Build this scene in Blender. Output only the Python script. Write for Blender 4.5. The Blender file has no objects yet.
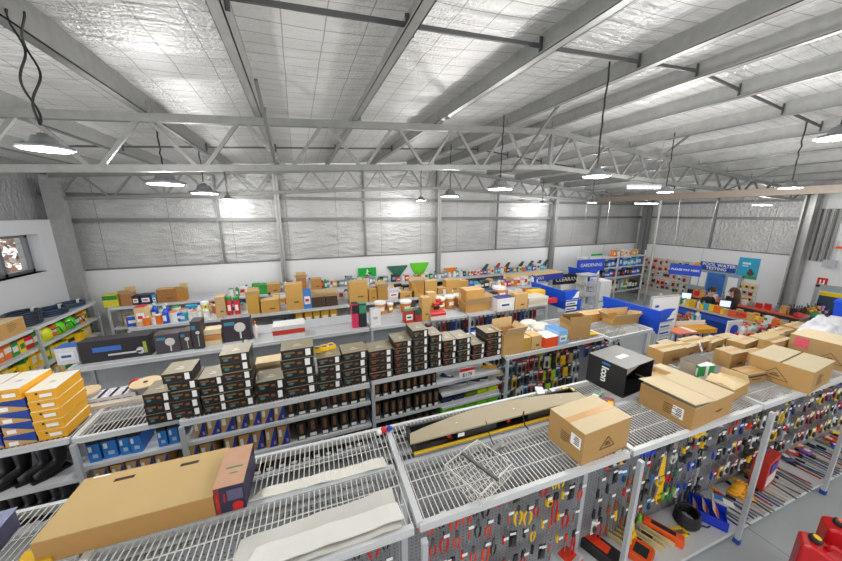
import bpy, bmesh, math, random
from mathutils import Vector, Matrix
R = math.radians
rnd = random.Random(7)
sc = bpy.context.scene
COL = sc.collection
CAMZ = 3.6

# ------------------------------------------------------------------ camera
F_PX, CX, CY = 303.0, 421.0, 280.5
PITCH, YAW = R(12.379), R(21.788)
cd = bpy.data.cameras.new('camera')
cam = bpy.data.objects.new('camera', cd); COL.objects.link(cam)
cam.location = (0, 0, CAMZ)
cam.rotation_euler = (math.pi/2 - PITCH, 0, -YAW)
cd.sensor_fit = 'HORIZONTAL'; cd.sensor_width = 36.0; cd.lens = F_PX/842*36.0
cd.clip_start = 0.05; cd.clip_end = 200
sc.camera = cam
_RM = cam.rotation_euler.to_matrix()

def _ray(px, py):
    return _RM @ Vector((px-CX, CY-py, -F_PX))
def az(px, py, z):          # a photo point read on the horizontal surface at height z
    r = _ray(px, py); t = (z-CAMZ)/r.z
    return Vector((r.x*t, r.y*t, z))
def ay(px, py, y):          # ... on the upright plane y
    r = _ray(px, py); t = y/r.y
    return Vector((r.x*t, y, CAMZ+r.z*t))
def ax(px, py, x):
    r = _ray(px, py); t = x/r.x
    return Vector((x, r.y*t, CAMZ+r.z*t))

# ------------------------------------------------------------------ materials
_M = {}
def srgb(h):
    if isinstance(h, str):
        h = h.lstrip('#'); c = [int(h[i:i+2], 16)/255 for i in (0, 2, 4)]
    else: c = h
    return [x/12.92 if x <= .04045 else ((x+.055)/1.055)**2.4 for x in c]
def mat(hexc, rough=.55, metal=0.0, noise=.10, scale=18.0, bump=0.0, bscale=60., emit=0.0, spec=.5, trans=0.0, name=None):
    key = (hexc, rough, metal, noise, scale, bump, bscale, emit, trans)
    if key in _M: return _M[key]
    m = bpy.data.materials.new(name or ('surface_%s_%d' % (hexc.lstrip('#'), len(_M))))
    m.use_nodes = True; nt = m.node_tree; b = nt.nodes['Principled BSDF']
    c = srgb(hexc)
    b.inputs['Roughness'].default_value = rough; b.inputs['Metallic'].default_value = metal
    b.inputs['Specular IOR Level'].default_value = spec
    tc = nt.nodes.new('ShaderNodeTexCoord')
    if noise > 0:
        n = nt.nodes.new('ShaderNodeTexNoise'); n.inputs['Scale'].default_value = scale; n.inputs['Detail'].default_value = 3
        nt.links.new(tc.outputs['Object'], n.inputs['Vector'])
        mx = nt.nodes.new('ShaderNodeMix'); mx.data_type = 'RGBA'
        mx.inputs[6].default_value = [x*(1-noise) for x in c]+[1]
        mx.inputs[7].default_value = [min(1, x*(1+noise)) for x in c]+[1]
        nt.links.new(n.outputs['Fac'], mx.inputs[0]); nt.links.new(mx.outputs[2], b.inputs['Base Color'])
    else: b.inputs['Base Color'].default_value = c+[1]
    if bump > 0:
        n2 = nt.nodes.new('ShaderNodeTexNoise'); n2.inputs['Scale'].default_value = bscale; n2.inputs['Detail'].default_value = 4
        nt.links.new(tc.outputs['Object'], n2.inputs['Vector'])
        bp = nt.nodes.new('ShaderNodeBump'); bp.inputs['Strength'].default_value = bump; bp.inputs['Distance'].default_value = .02
        nt.links.new(n2.outputs['Fac'], bp.inputs['Height']); nt.links.new(bp.outputs['Normal'], b.inputs['Normal'])
    if emit > 0:
        b.inputs['Emission Color'].default_value = c+[1]; b.inputs['Emission Strength'].default_value = emit
    if trans > 0: b.inputs['Transmission Weight'].default_value = trans
    _M[key] = m
    return m

CARD  = mat('#ab8a5c', .85, noise=.10, scale=9, name='brown_cardboard')
CARD2 = mat('#a1814f', .85, noise=.12, scale=12, name='darker_cardboard')
CARD3 = mat('#c9ae84', .85, noise=.08, scale=8, name='pale_cardboard')
TAPE  = mat('#b78b52', .35, noise=.05, name='brown_packing_tape')
PAPER = mat('#eeeeec', .7, noise=.03, name='white_paper')
INK   = mat('#26221e', .7, noise=.0, name='black_ink')
BLACK = mat('#1b1b1d', .5, noise=.15, name='black_card')
RUBB  = mat('#151517', .38, noise=.1, name='black_rubber')
WHITE = mat('#cbcdcf', .4, noise=.05, scale=4, name='white_powder_coat')
GREYP = mat('#b4b8bc', .42, noise=.06, scale=5, name='light_grey_powder_coat')
WIRE  = mat('#d6d3cc', .38, noise=.08, name='cream_wire')
STEEL = mat('#a9abad', .32, .8, noise=.12, name='bright_steel')
GALV  = mat('#a3a4a2', .45, .55, noise=.20, scale=14, name='galvanised_steel')
GALVD = mat('#7f8080', .5, .5, noise=.2, scale=10, name='dull_galvanised_steel')
RED   = mat('#c8201f', .4, name='red_plastic')
BLUE  = mat('#1346c4', .45, noise=.06, name='royal_blue_board')
NAVY  = mat('#14306f', .5, name='navy_card')
YEL   = mat('#f2c215', .45, name='yellow_plastic')
ORG   = mat('#ef5a1c', .45, name='orange_plastic')
GRN   = mat('#2f9a3e', .5, name='green_plastic')
LIME  = mat('#8ee01f', .55, name='lime_fabric')

# ------------------------------------------------------------------ mesh builder
class MB:
    def __init__(s): s.v = []; s.f = []; s.m = []
    def add(s, vs, fs, mi=0):
        o = len(s.v); s.v += [tuple(v) for v in vs]
        for f in fs: s.f.append(tuple(i+o for i in f)); s.m.append(mi)
        return s
    def box(s, x0, x1, y0, y1, z0, z1, mi=0, M=None):
        vs = [Vector(p) for p in ((x0,y0,z0),(x1,y0,z0),(x1,y1,z0),(x0,y1,z0),(x0,y0,z1),(x1,y0,z1),(x1,y1,z1),(x0,y1,z1))]
        if M is not None: vs = [M @ v for v in vs]
        return s.add(vs, [(0,3,2,1),(4,5,6,7),(0,1,5,4),(1,2,6,5),(2,3,7,6),(3,0,4,7)], mi)
    def cbox(s, c, d, mi=0, M=None):
        return s.box(c[0]-d[0]/2, c[0]+d[0]/2, c[1]-d[1]/2, c[1]+d[1]/2, c[2]-d[2]/2, c[2]+d[2]/2, mi, M)
    def bar(s, p, q, w, h=None, mi=0, up=(0,0,1)):
        p = Vector(p); q = Vector(q); h = h or w
        d = (q-p).normalized(); u = Vector(up)
        if abs(d.dot(u)) > .98: u = Vector((0,1,0))
        a = d.cross(u).normalized()*w/2; b = a.cross(d).normalized()*h/2
        vs = [p-a-b, p+a-b, p+a+b, p-a+b, q-a-b, q+a-b, q+a+b, q-a+b]
        return s.add(vs, [(0,3,2,1),(4,5,6,7),(0,1,5,4),(1,2,6,5),(2,3,7,6),(3,0,4,7)], mi)
    def tube(s, pts, r, n=6, mi=0, rs=None, cap=True):
        pts = [Vector(p) for p in pts]; rings = []
        pu = None
        for i, p in enumerate(pts):
            d = (pts[min(i+1, len(pts)-1)]-pts[max(i-1, 0)])
            d = d.normalized() if d.length > 1e-9 else Vector((0,0,1))
            if pu is None: pu = Vector((0,0,1)) if abs(d.z) < .9 else Vector((1,0,0))
            a = d.cross(pu)
            if a.length < 1e-4: a = d.cross(Vector((0,1,0)))
            a.normalize(); b = a.cross(d).normalized(); pu = b
            rr = rs[i] if rs else r
            rings.append([p+(a*math.cos(2*math.pi*k/n)+b*math.sin(2*math.pi*k/n))*rr for k in range(n)])
        vs = [v for g in rings for v in g]; fs = []
        for i in range(len(pts)-1):
            for k in range(n):
                k2 = (k+1) % n; fs.append((i*n+k, i*n+k2, (i+1)*n+k2, (i+1)*n+k))
        if cap:
            fs.append(tuple(range(n-1, -1, -1))); fs.append(tuple((len(pts)-1)*n+k for k in range(n)))
        return s.add(vs, fs, mi)
    def cyl(s, p, q, r, n=12, mi=0, r2=None):
        return s.tube([p, q], r, n, mi, rs=[r, r if r2 is None else r2])
    def lathe(s, prof, n=16, c=(0,0,0), mi=0, M=None):
        vs = []; fs = []
        for r, z in prof:
            for k in range(n):
                a = 2*math.pi*k/n; vs.append(Vector((c[0]+r*math.cos(a), c[1]+r*math.sin(a), c[2]+z)))
        for i in range(len(prof)-1):
            for k in range(n):
                k2 = (k+1) % n; fs.append((i*n+k, i*n+k2, (i+1)*n+k2, (i+1)*n+k))
        if prof[0][0] > 1e-5: fs.append(tuple(range(n-1, -1, -1)))
        if prof[-1][0] > 1e-5: fs.append(tuple((len(prof)-1)*n+k for k in range(n)))
        if M is not None: vs = [M @ v for v in vs]
        return s.add(vs, fs, mi)
    def prism(s, pts, h0, h1, mi=0, M=None):     # pts in the x-y plane, extruded along z from h0 to h1
        n = len(pts)
        vs = [Vector((x, y, h0)) for x, y in pts]+[Vector((x, y, h1)) for x, y in pts]
        if M is not None: vs = [M @ v for v in vs]
        fs = [tuple(range(n-1, -1, -1)), tuple(range(n, 2*n))]+[(i, (i+1) % n, n+(i+1) % n, n+i) for i in range(n)]
        return s.add(vs, fs, mi)
    def ell(s, c, r, n=10, k=6, mi=0, M=None):
        prof = []
        vs = []; fs = []
        for i in range(k+1):
            t = -math.pi/2+math.pi*i/k
            for j in range(n):
                a = 2*math.pi*j/n
                vs.append(Vector((c[0]+r[0]*math.cos(t)*math.cos(a), c[1]+r[1]*math.cos(t)*math.sin(a), c[2]+r[2]*math.sin(t))))
        for i in range(k):
            for j in range(n):
                j2 = (j+1) % n; fs.append((i*n+j, i*n+j2, (i+1)*n+j2, (i+1)*n+j))
        if M is not None: vs = [M @ v for v in vs]
        return s.add(vs, fs, mi)
    def mesh(s, name, mats):
        me = bpy.data.meshes.new(name)
        me.from_pydata(s.v, [], s.f)
        mats = mats if isinstance(mats, (list, tuple)) else [mats]
        for m in mats: me.materials.append(m)
        if len(mats) > 1: me.polygons.foreach_set('material_index', s.m)
        bm = bmesh.new(); bm.from_mesh(me); bmesh.ops.recalc_face_normals(bm, faces=bm.faces); bm.to_mesh(me); bm.free()
        me.update()
        return me
    def mk(s, name, mats, parent=None, loc=(0,0,0), rot=None, smooth=False, bevel=0):
        o = bpy.data.objects.new(name, s.mesh(name, mats)); COL.objects.link(o)
        o.location = loc
        if rot is not None: o.rotation_euler = rot if isinstance(rot, (tuple, list)) else (0, 0, rot)
        if parent is not None: o.parent = parent
        if smooth: o.data.polygons.foreach_set('use_smooth', [True]*len(o.data.polygons))
        if bevel:
            b = o.modifiers.new('bevel', 'BEVEL'); b.width = bevel; b.segments = 2; b.limit_method = 'ANGLE'
        return o

def tag(o, label=None, cat=None, group=None, kind=None):
    if label: o['label'] = label
    if cat: o['category'] = cat
    if group: o['group'] = group
    if kind: o['kind'] = kind
    return o
def thing(name, label, cat, loc=(0,0,0), rz=0, group=None):
    o = bpy.data.objects.new(name, None); COL.objects.link(o); o.empty_display_size = .05
    o.location = loc; o.rotation_euler = rz if isinstance(rz, (tuple, list)) else (0, 0, rz)
    return tag(o, label, cat, group)
_kids = {}
def kids(o):
    return list(o.children)
def dup(o, loc=None, rz=None, label=None, group=None, parent=None, scale=None):
    c = o.copy(); COL.objects.link(c)
    if parent is not None: c.parent = parent
    if loc is not None: c.location = loc
    if rz is not None: c.rotation_euler = rz if isinstance(rz, (tuple, list)) else (0, 0, rz)
    if scale is not None: c.scale = scale
    if label: c['label'] = label
    if group: c['group'] = group
    for ch in o['_k'].to_list() if False else PROTO_KIDS.get(o.name, []):
        dup(bpy.data.objects[ch], parent=c)
    return c
PROTO_KIDS = {}
class Proto:
    """first use moves the original, later uses copy the thing, its parts and their sub-parts"""
    def __init__(s, make, *a, **k): s.o = make(*a, **k); s.used = False; s._scan(s.o)
    def _scan(s, o):
        ch = [c.name for c in o.children]
        PROTO_KIDS[o.name] = ch
        for c in o.children: s._scan(c)
    def put(s, loc, rz=0, label=None, group=None, scale=None):
        if not s.used:
            s.used = True; o = s.o; o.location = loc
            o.rotation_euler = rz if isinstance(rz, (tuple, list)) else (0, 0, rz)
            if scale is not None: o.scale = scale
            if label: o['label'] = label
            if group: o['group'] = group
            return o
        return dup(s.o, loc, rz, label, group, scale=scale)
_P = {}
def proto(key, make, *a, **k):
    if key not in _P: _P[key] = Proto(make, *a, **k)
    return _P[key]
ORD = ['first','second','third','fourth','fifth','sixth','seventh','eighth','ninth','tenth','eleventh','twelfth','thirteenth','fourteenth','fifteenth','sixteenth','seventeenth','eighteenth','nineteenth','twentieth','twenty-first','twenty-second','twenty-third','twenty-fourth','twenty-fifth','twenty-sixth','twenty-seventh','twenty-eighth','twenty-ninth','thirtieth']
def nth(i): return ORD[i] if i < len(ORD) else '%dth' % (i+1)

_txt = {}
def text(s, size, m, parent, loc, rot, name='lettering', ex=.001, align='CENTER', bold=0.0):
    key = (s, size, m.name, align, bold)
    if key not in _txt:
        cu = bpy.data.curves.new('lettering', 'FONT'); cu.body = s; cu.size = size; cu.extrude = ex
        cu.align_x = align; cu.align_y = 'CENTER'; cu.offset = bold
        t = bpy.data.objects.new('tmp', cu); COL.objects.link(t)
        bpy.context.view_layer.update()
        me = bpy.data.meshes.new_from_object(t.evaluated_get(bpy.context.evaluated_depsgraph_get()))
        bpy.data.objects.remove(t); me.materials.clear(); me.materials.append(m); _txt[key] = me
    o = bpy.data.objects.new(name, _txt[key]); COL.objects.link(o); o.parent = parent
    o.location = loc; o.rotation_euler = rot
    return o
# ------------------------------------------------------------------ the shed
XL, XR, YB, YF = -5.08, 14.6, 9.43, -4.5
RIDGE_X = 4.22
def roofz(x): return 5.235-(.066 if x < RIDGE_X else .080)*abs(x-RIDGE_X)          # foil underside
def purz(x): return roofz(x)-.20                       # underside of the purlins

def foil_mat(name, wires, base='#c9cac9', metal=.35):
    m = bpy.data.materials.new(name); m.use_nodes = True; nt = m.node_tree; L = nt.links
    b = nt.nodes['Principled BSDF']; b.inputs['Metallic'].default_value = metal; b.inputs['Roughness'].default_value = .36
    tc = nt.nodes.new('ShaderNodeTexCoord'); sep = nt.nodes.new('ShaderNodeSeparateXYZ'); L.new(tc.outputs['Object'], sep.inputs[0])
    def math_(op, a, bb=None, c=None):
        n = nt.nodes.new('ShaderNodeMath'); n.operation = op
        for i, v in enumerate((a, bb, c)):
            if v is None: continue
            if isinstance(v, (int, float)): n.inputs[i].default_value = v
            else: L.new(v, n.inputs[i])
        return n.outputs[0]
    def noise(sc_, det=3, vec=None, stretch=None):
        n = nt.nodes.new('ShaderNodeTexNoise'); n.inputs['Scale'].default_value = sc_; n.inputs['Detail'].default_value = det
        v = tc.outputs['Object']
        if stretch:
            mp = nt.nodes.new('ShaderNodeMapping'); mp.inputs['Scale'].default_value = stretch; L.new(v, mp.inputs[0]); v = mp.outputs[0]
        L.new(v, n.inputs['Vector']); return n.outputs['Fac']
    col = nt.nodes.new('ShaderNodeMix'); col.data_type = 'RGBA'
    c = srgb(base); col.inputs[6].default_value = [x*.78 for x in c]+[1]; col.inputs[7].default_value = [min(1, x*1.18) for x in c]+[1]
    L.new(noise(1.6, 5, stretch=(1, 2.2, 1)), col.inputs[0]); out = col.outputs[2]
    def lines(coord, period, width, off=0.0, wob=0.0):
        v = sep.outputs[coord]
        if wob: v = math_('ADD', v, math_('MULTIPLY', math_('SUBTRACT', noise(.9, 2), .5), wob))
        fr = math_('FRACT', math_('ADD', math_('DIVIDE', v, period), 100.5+off))
        d = math_('ABSOLUTE', math_('SUBTRACT', fr, .5))
        return math_('LESS_THAN', d, width/period/2)
    mask = None
    for ln in wires:
        k = lines(*ln)
        mask = k if mask is None else math_('MAXIMUM', mask, k)
    if mask is not None:
        mx = nt.nodes.new('ShaderNodeMix'); mx.data_type = 'RGBA'; mx.inputs[7].default_value = (.16, .15, .14, 1)
        L.new(math_('MULTIPLY', mask, .6), mx.inputs[0]); L.new(out, mx.inputs[6]); out = mx.outputs[2]
    L.new(out, b.inputs['Base Color'])
    bp = nt.nodes.new('ShaderNodeBump'); bp.inputs['Strength'].default_value = .8; bp.inputs['Distance'].default_value = .05
    h = math_('ADD', math_('MULTIPLY', noise(9, 4, stretch=(.35, 1.6, 1)), 1.0), math_('MULTIPLY', noise(38, 3), .3))
    L.new(h, bp.inputs['Height']); L.new(bp.outputs['Normal'], b.inputs['Normal'])
    return m
FOIL_ROOF = foil_mat('sagging_silver_roof_foil', [(0, .30, .008, 0, .03), (1, .17, .008, 0, .06)], base='#f4f4f2', metal=.3)
FOIL_WALL = foil_mat('silver_wall_foil', [(0, 1.35, .016, .2, .0)], base='#b9bab9')
FOIL_SIDE = foil_mat('silver_side_foil', [(1, 1.35, .016, .2, .0)], base='#c0c0be')

def floor_mat():
    m = bpy.data.materials.new('painted_concrete'); m.use_nodes = True; nt = m.node_tree; b = nt.nodes['Principled BSDF']; L = nt.links
    tc = nt.nodes.new('ShaderNodeTexCoord'); n = nt.nodes.new('ShaderNodeTexNoise'); n.inputs['Scale'].default_value = 1.2; n.inputs['Detail'].default_value = 8
    L.new(tc.outputs['Object'], n.inputs['Vector']); r = nt.nodes.new('ShaderNodeMix'); r.data_type = 'RGBA'
    r.inputs[6].default_value = srgb('#a2a8aa')+[1]; r.inputs[7].default_value = srgb('#b6bcbc')+[1]
    L.new(n.outputs['Fac'], r.inputs[0]); 
    sp = nt.nodes.new('ShaderNodeSeparateXYZ'); L.new(tc.outputs['Object'], sp.inputs[0])
    a = nt.nodes.new('ShaderNodeMath'); a.operation = 'ADD'; a.inputs[1].default_value = 100-4.62; L.new(sp.outputs[0], a.inputs[0])
    d = nt.nodes.new('ShaderNodeMath'); d.operation = 'DIVIDE'; d.inputs[1].default_value = 5; L.new(a.outputs[0], d.inputs[0])
    f = nt.nodes.new('ShaderNodeMath'); f.operation = 'FRACT'; L.new(d.outputs[0], f.inputs[0])
    l = nt.nodes.new('ShaderNodeMath'); l.operation = 'LESS_THAN'; l.inputs[1].default_value = .0016; L.new(f.outputs[0], l.inputs[0])
    m2 = nt.nodes.new('ShaderNodeMix'); m2.data_type = 'RGBA'; m2.inputs[7].default_value = (.09, .095, .1, 1)
    L.new(l.outputs[0], m2.inputs[0]); L.new(r.outputs[2], m2.inputs[6]); L.new(m2.outputs[2], b.inputs['Base Color'])
    b.inputs['Roughness'].default_value = .35
    return m
def struct(o): o['kind'] = 'structure'; return o

struct(MB().box(XL-6, XR+6, YF-6, YB, -.2, 0).mk('floor', floor_mat()))
# roof foil: one sagging sheet on each side of the ridge, resting on the netting between purlins
PURX = [-4.96, -3.77, -2.6, -1.42, -.30, .85, 2.05, 3.28, 4.22, 5.1, 6.2, 7.4, 8.57, 9.75, 10.9, 12.05, 13.2, 14.35]
ce = MB(); nx, ny = 150, 90
vs = []; fs = []
for j in range(ny+1):
    y = YF-1+(YB-YF+1)*j/ny
    for i in range(nx+1):
        x = XL+(XR-XL)*i/nx
        lo = max([p for p in PURX if p <= x] or [XL]); hi = min([p for p in PURX if p > x] or [XR])
        t = (x-lo)/max(hi-lo, .01)
        z = roofz(x)-.028*math.sin(math.pi*t)*(.7+.3*math.sin(y*9+x*2))-.007*math.sin(y*14.0+math.sin(x*2)*1.5)
        vs.append((x, y, z))
for j in range(ny):
    for i in range(nx):
        a = j*(nx+1)+i; fs.append((a, a+1, a+nx+2, a+nx+1))
ce.add(vs, fs)
struct(ce.mk('ceiling', FOIL_ROOF, smooth=True))
# walls
PAINT = mat('#e0e1e2', .6, noise=.03, scale=2, name='white_wall_lining')
PAINTL = mat('#c6c8cc', .6, noise=.03, scale=2, name='white_plaster_wall')
def roofz_line(): pass
w = MB(); w.prism([(XL-.2, 0), (XR+.1, 0), (XR+.1, roofz(XR)+.05), (RIDGE_X, roofz(RIDGE_X)+.05), (XL-.2, roofz(XL)+.05)], -.05, .0, M=Matrix.Translation((0, YB+.05, 0)) @ Matrix.Rotation(math.pi/2, 4, 'X'))
struct(w.mk('wall_back', FOIL_WALL))
struct(MB().box(XL, XR, YB-.06, YB, 0, 2.30).mk('trim_1', PAINT))              # white lining of the lower back wall
struct(MB().box(XR, XR+.1, 4.2, YB+.1, 0, roofz(XR)+.05).mk('wall_right', FOIL_SIDE))
struct(MB().box(XR-.06, XR, 4.5, YB-.06, 0, 2.30).mk('trim_2', PAINT))
w = MB(); w.box(XR, XR+.1, 2.0, 4.2, 1.46, roofz(XR)); w.box(XR, XR+.1, 3.84, 4.2, 0, 1.46); w.box(XR, XR+.1, 2.0, 2.2, 0, 1.46)
struct(w.mk('wall_right_front', PAINT))
# left wall with a window opening
wy0, wy1, wz0, wz1 = 7.2, 8.55, 2.46, 3.21
w = MB()
for (a, b_, c, d) in ((4, wy0, 0, 3.485), (wy1, 8.96, 0, 3.485), (wy0, wy1, 0, wz0), (wy0, wy1, wz1, 3.485)): w.box(XL-.02, XL+.22, a, b_, c, d)
struct(w.mk('wall_left', PAINTL))
struct(MB().box(XL-.1, XL-.02, -3, YB, 0, roofz(XL)).box(XL-.1, XL-.02, 0, .1, 0, .1).mk('wall_left_upper', foil_mat('dark_side_foil', [], base='#8e9092'))) if False else None
w = MB()
for (a, b_, c, d) in ((4, wy0, 0, 5), (wy1, YB, 0, 5), (wy0, wy1, 0, wz0), (wy0, wy1, wz1, 5)): w.box(XL-.14, XL-.03, a, b_, c, min(d, roofz(XL)))
struct(w.mk('wall_left_outer', foil_mat('shaded_side_foil', [], base='#a4a6a8')))  # greyer than the right side foil; shade is put into the colour
struct(MB().box(XR+4.0, XR+4.1, 0, 9, 0, 5).mk('wall_neighbour', PAINTL))
# window: grey aluminium frame, two lights, glass
FRM = mat('#6e7377', .4, .4, name='grey_aluminium')
win = MB()
x0, x1 = XL-.02, XL+.05
for (a, b_, c, d) in ((wy0, wy0+.06, wz0, wz1), (wy1-.06, wy1, wz0, wz1), (wy0, wy1, wz0, wz0+.06), (wy0, wy1, wz1-.06, wz1), (7.84, 7.91, wz0, wz1)): win.box(x0, x1, a, b_, c, d)
win = struct(win.mk('window_1', FRM))
glass = bpy.data.materials.new('window_glass'); glass.use_nodes = True
gb = glass.node_tree.nodes['Principled BSDF']; gb.inputs['Transmission Weight'].default_value = 1; gb.inputs['Roughness'].default_value = 0; gb.inputs['IOR'].default_value = 1.05
MB().box(XL, XL+.008, wy0+.05, wy1-.05, wz0+.05, wz1-.05).mk('pane', glass, win)
MB().box(XL+.04, XL+.26, wy0, wy1, wz0-.025, wz0).mk('sill', PAINTL, win)
# shrubs outside the window: autumn foliage
bush = MB(); r2 = random.Random(3)
for i in range(1500):
    c = (XL-2.2+r2.uniform(-.8, .8), r2.uniform(6.8, 13), r2.uniform(1.2, 3.2)); s = r2.uniform(.05, .16)
    Mx = Matrix.Translation(c) @ Matrix.Rotation(r2.uniform(0, 6), 4, 'X') @ Matrix.Rotation(r2.uniform(0, 6), 4, 'Z')
    bush.add([Mx @ Vector(p) for p in ((-s, 0, 0), (0, s*.5, 0), (s, 0, .03), (0, -s*.5, 0))], [(0, 1, 2, 3)], r2.choice((0, 0, 1, 2)))
tag(bush.mk('garden_shrub', [mat('#a5877c', .8), mat('#77705f', .8), mat('#c9bcb4', .8)]), 'reddish brown leafy shrub outside the left window', 'shrub')

# ------------------------------------------------------------------ steel columns, girts
def ibeam(p, q, h=.2, b_=.12, name='steel_column', m=GALV, along='y'):
    mb = MB(); x, y, z0 = p; z1 = q
    if along == 'y':
        mb.box(x-b_/2, x+b_/2, y-h/2, y-h/2+.014, z0, z1); mb.box(x-b_/2, x+b_/2, y+h/2-.014, y+h/2, z0, z1); mb.box(x-.006, x+.006, y-h/2, y+h/2, z0, z1)
    else:
        mb.box(x-h/2, x-h/2+.014, y-b_/2, y+b_/2, z0, z1); mb.box(x+h/2-.014, x+h/2, y-b_/2, y+b_/2, z0, z1); mb.box(x-h/2, x+h/2, y-.006, y+.006, z0, z1)
    return mb.mk(name, m)
cols = [(-.47, 'column on the left part of the back wall behind the cartons'), (4.32, 'column in the middle of the back wall under the roof ridge'), (9.3, 'column of the back wall beside the blue shop signs')]
for x, l in cols: tag(ibeam((x, YB-.17, 0), roofz(x)-.05), 'galvanised steel '+l, 'column', 'steel columns')
tag(MB().box(XL+.22, XL+.46, 8.98, 9.17, 0, 4.3).box(XL+.2, XL+.48, 8.96, 8.98, .0, 4.3).mk('steel_column', GALV), 'wide galvanised steel column in the left corner by the window', 'column', 'steel columns')
tag(MB().box(XR-.30, XR-.07, 9.0, 9.2, 0, 4.25).box(XR-.2, XR-.1, 8.9, 9.0, 0, 4.25).mk('steel_column', GALVD), 'dull steel column in the far right corner', 'column', 'steel columns')
tag(MB().box(XR-.36, XR-.02, 4.24, 4.28, 0, 4.25).box(XR-.36, XR-.02, 4.44, 4.48, 0, 4.25).box(XR-.22, XR-.18, 4.28, 4.44, 0, 4.25).mk('steel_column', GALV), 'galvanised steel column on the right wall beside the fire sign', 'column', 'steel columns')
n = 0
for z, nm in ((4.03, 'upper'), (3.465, 'lower')):
    tag(MB().box(XL, XR, YB-.10, YB-.005, z-.035, z+.035).box(XL, XR, YB-.12, YB-.10, z-.05, z-.02).mk('wall_girt', GALVD), '%s horizontal steel girt across the silver back wall' % nm, 'girt', 'wall girts')
    tag(MB().box(XR-.1, XR-.005, 4.5, YB-.2, z-.035, z+.035).box(XR-.12, XR-.1, 4.5, YB-.2, z-.05, z-.02).mk('wall_girt', GALVD), '%s horizontal steel girt across the silver right wall' % nm, 'girt', 'wall girts')
for px, l in ((221, 'left of the first wall column'), (365, 'left of the ridge column'), (496, 'right of the ridge column'), (597, 'near the far right corner')):
    p = ay(px, 230, YB); tag(MB().box(p.x-.025, p.x+.025, YB-.06, YB-.01, 2.31, roofz(p.x)-.1).mk('wall_stud', GALVD), 'thin steel stud on the silver back wall '+l, 'stud', 'thin wall studs')
p = ax(715, 220, XR); tag(MB().box(XR-.06, XR-.01, p.y-.03, p.y+.03, 2.31, 4.2).mk('wall_stud', GALVD), 'thin steel stud on the silver right wall above the pay sign', 'stud', 'thin wall studs')
# capping rail on the white lining
tag(MB().box(XL+.4, XR-.3, YB-.075, YB-.0, 2.30, 2.33).mk('capping_strip', GALVD), 'grey capping strip along the top of the white back wall lining', 'trim')
tag(MB().box(XR-.075, XR, 4.5, YB-.2, 2.30, 2.33).mk('capping_strip', GALVD), 'grey capping strip along the top of the white right wall lining', 'trim')

# ------------------------------------------------------------------ purlins (Z sections) and bridging
GALVT = mat('#868784', .5, .45, noise=.2, scale=12, name='truss_steel')
for i, x in enumerate(PURX):
    z = purz(x); mb = MB(); y0, y1 = YF-.8, YB-.03
    mb.box(x-.004, x+.004, y0, y1, z, z+.215); mb.box(x-.075, x+.004, y0, y1, z, z+.006); mb.box(x-.004, x+.07, y0, y1, z+.209, z+.215)
    mb.box(x-.075, x-.07, y0, y1, z, z+.02)
    tag(mb.mk('roof_purlin', GALV), 'galvanised roof purlin, %s from the left wall, under silver foil' % nth(i), 'purlin', 'roof purlins')
for (y, xs) in ((2.35, PURX), (6.8, PURX)):
    for i in range(len(xs)-1):
        a, c = xs[i]+.012, xs[i+1]-.012
        za, zc = purz(xs[i])+.10, purz(xs[i+1])+.10
        b_ = MB(); b_.bar((a, y, za), (c, y, zc), .018, .03); b_.bar((a, y, za-.07), (a, y, za+.07), .04, .012); b_.bar((c, y, zc-.07), (c, y, zc+.07), .04, .012)
        tag(b_.mk('purlin_bridging', mat('#5e5f60', .5, .4)), 'thin bridging bar %s the near truss, %s purlin gap from the left' % ('before' if y < 4 else 'behind', nth(i)), 'bridging bar', 'purlin bridging bars')

# ------------------------------------------------------------------ trusses
def truss(Y, label, npan=38, depth=.80):
    t = thing('roof_truss', label, 'roof truss', (0, Y, 0), 0, 'roof trusses')
    def tz(x): return purz(x)-.045
    def bz(x):
        return 4.41-(.055 if x < RIDGE_X else .043)*abs(x-RIDGE_X)
    xa, xb = XL+.3, XR-.3
    c = MB(); c.bar((xa, 0, tz(xa)), (RIDGE_X, 0, tz(RIDGE_X)), .07, .085); c.bar((RIDGE_X, 0, tz(RIDGE_X)), (xb, 0, tz(xb)), .07, .085); c.mk('top_chord', GALVT, t)
    c = MB(); c.bar((xa, 0, bz(xa)), (RIDGE_X, 0, bz(RIDGE_X)), .065, .075); c.bar((RIDGE_X, 0, bz(RIDGE_X)), (xb-1, 0, bz(xb-1)), .065, .075); c.mk('bottom_chord', GALVT, t)
    MB().bar((RIDGE_X, 0, bz(RIDGE_X)), (RIDGE_X, 0, tz(RIDGE_X)), .06).mk('king_post', GALVD, t)
    half = npan//2
    for lo, hi, n_ in ((xa, RIDGE_X, half), (RIDGE_X, xb-.5, half+2)):
        st = (hi-lo)/n_
        for k in range(n_):
            x0_, x1_ = lo+k*st, lo+(k+1)*st
            a, b_ = (x0_+.03, x1_-.03)
            up = (k % 2 == 0)
            za, zb = (bz(a), tz(b_)) if up else (tz(a), bz(b_))
            MB().bar((a, 0, za), (b_, 0, zb), .036, .04).mk('web_member', GALVT, t)
    for x in PURX:
        if xa < x < xb: MB().box(x-.012, x+.05, -.006, .006, tz(x)+.04, purz(x)+.12).mk('purlin_cleat', GALVD, t)
    return t
truss(4.43, 'galvanised lattice roof truss in the foreground across the shop')
truss(9.12, 'galvanised lattice roof truss at the far end against the silver back wall')
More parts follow.
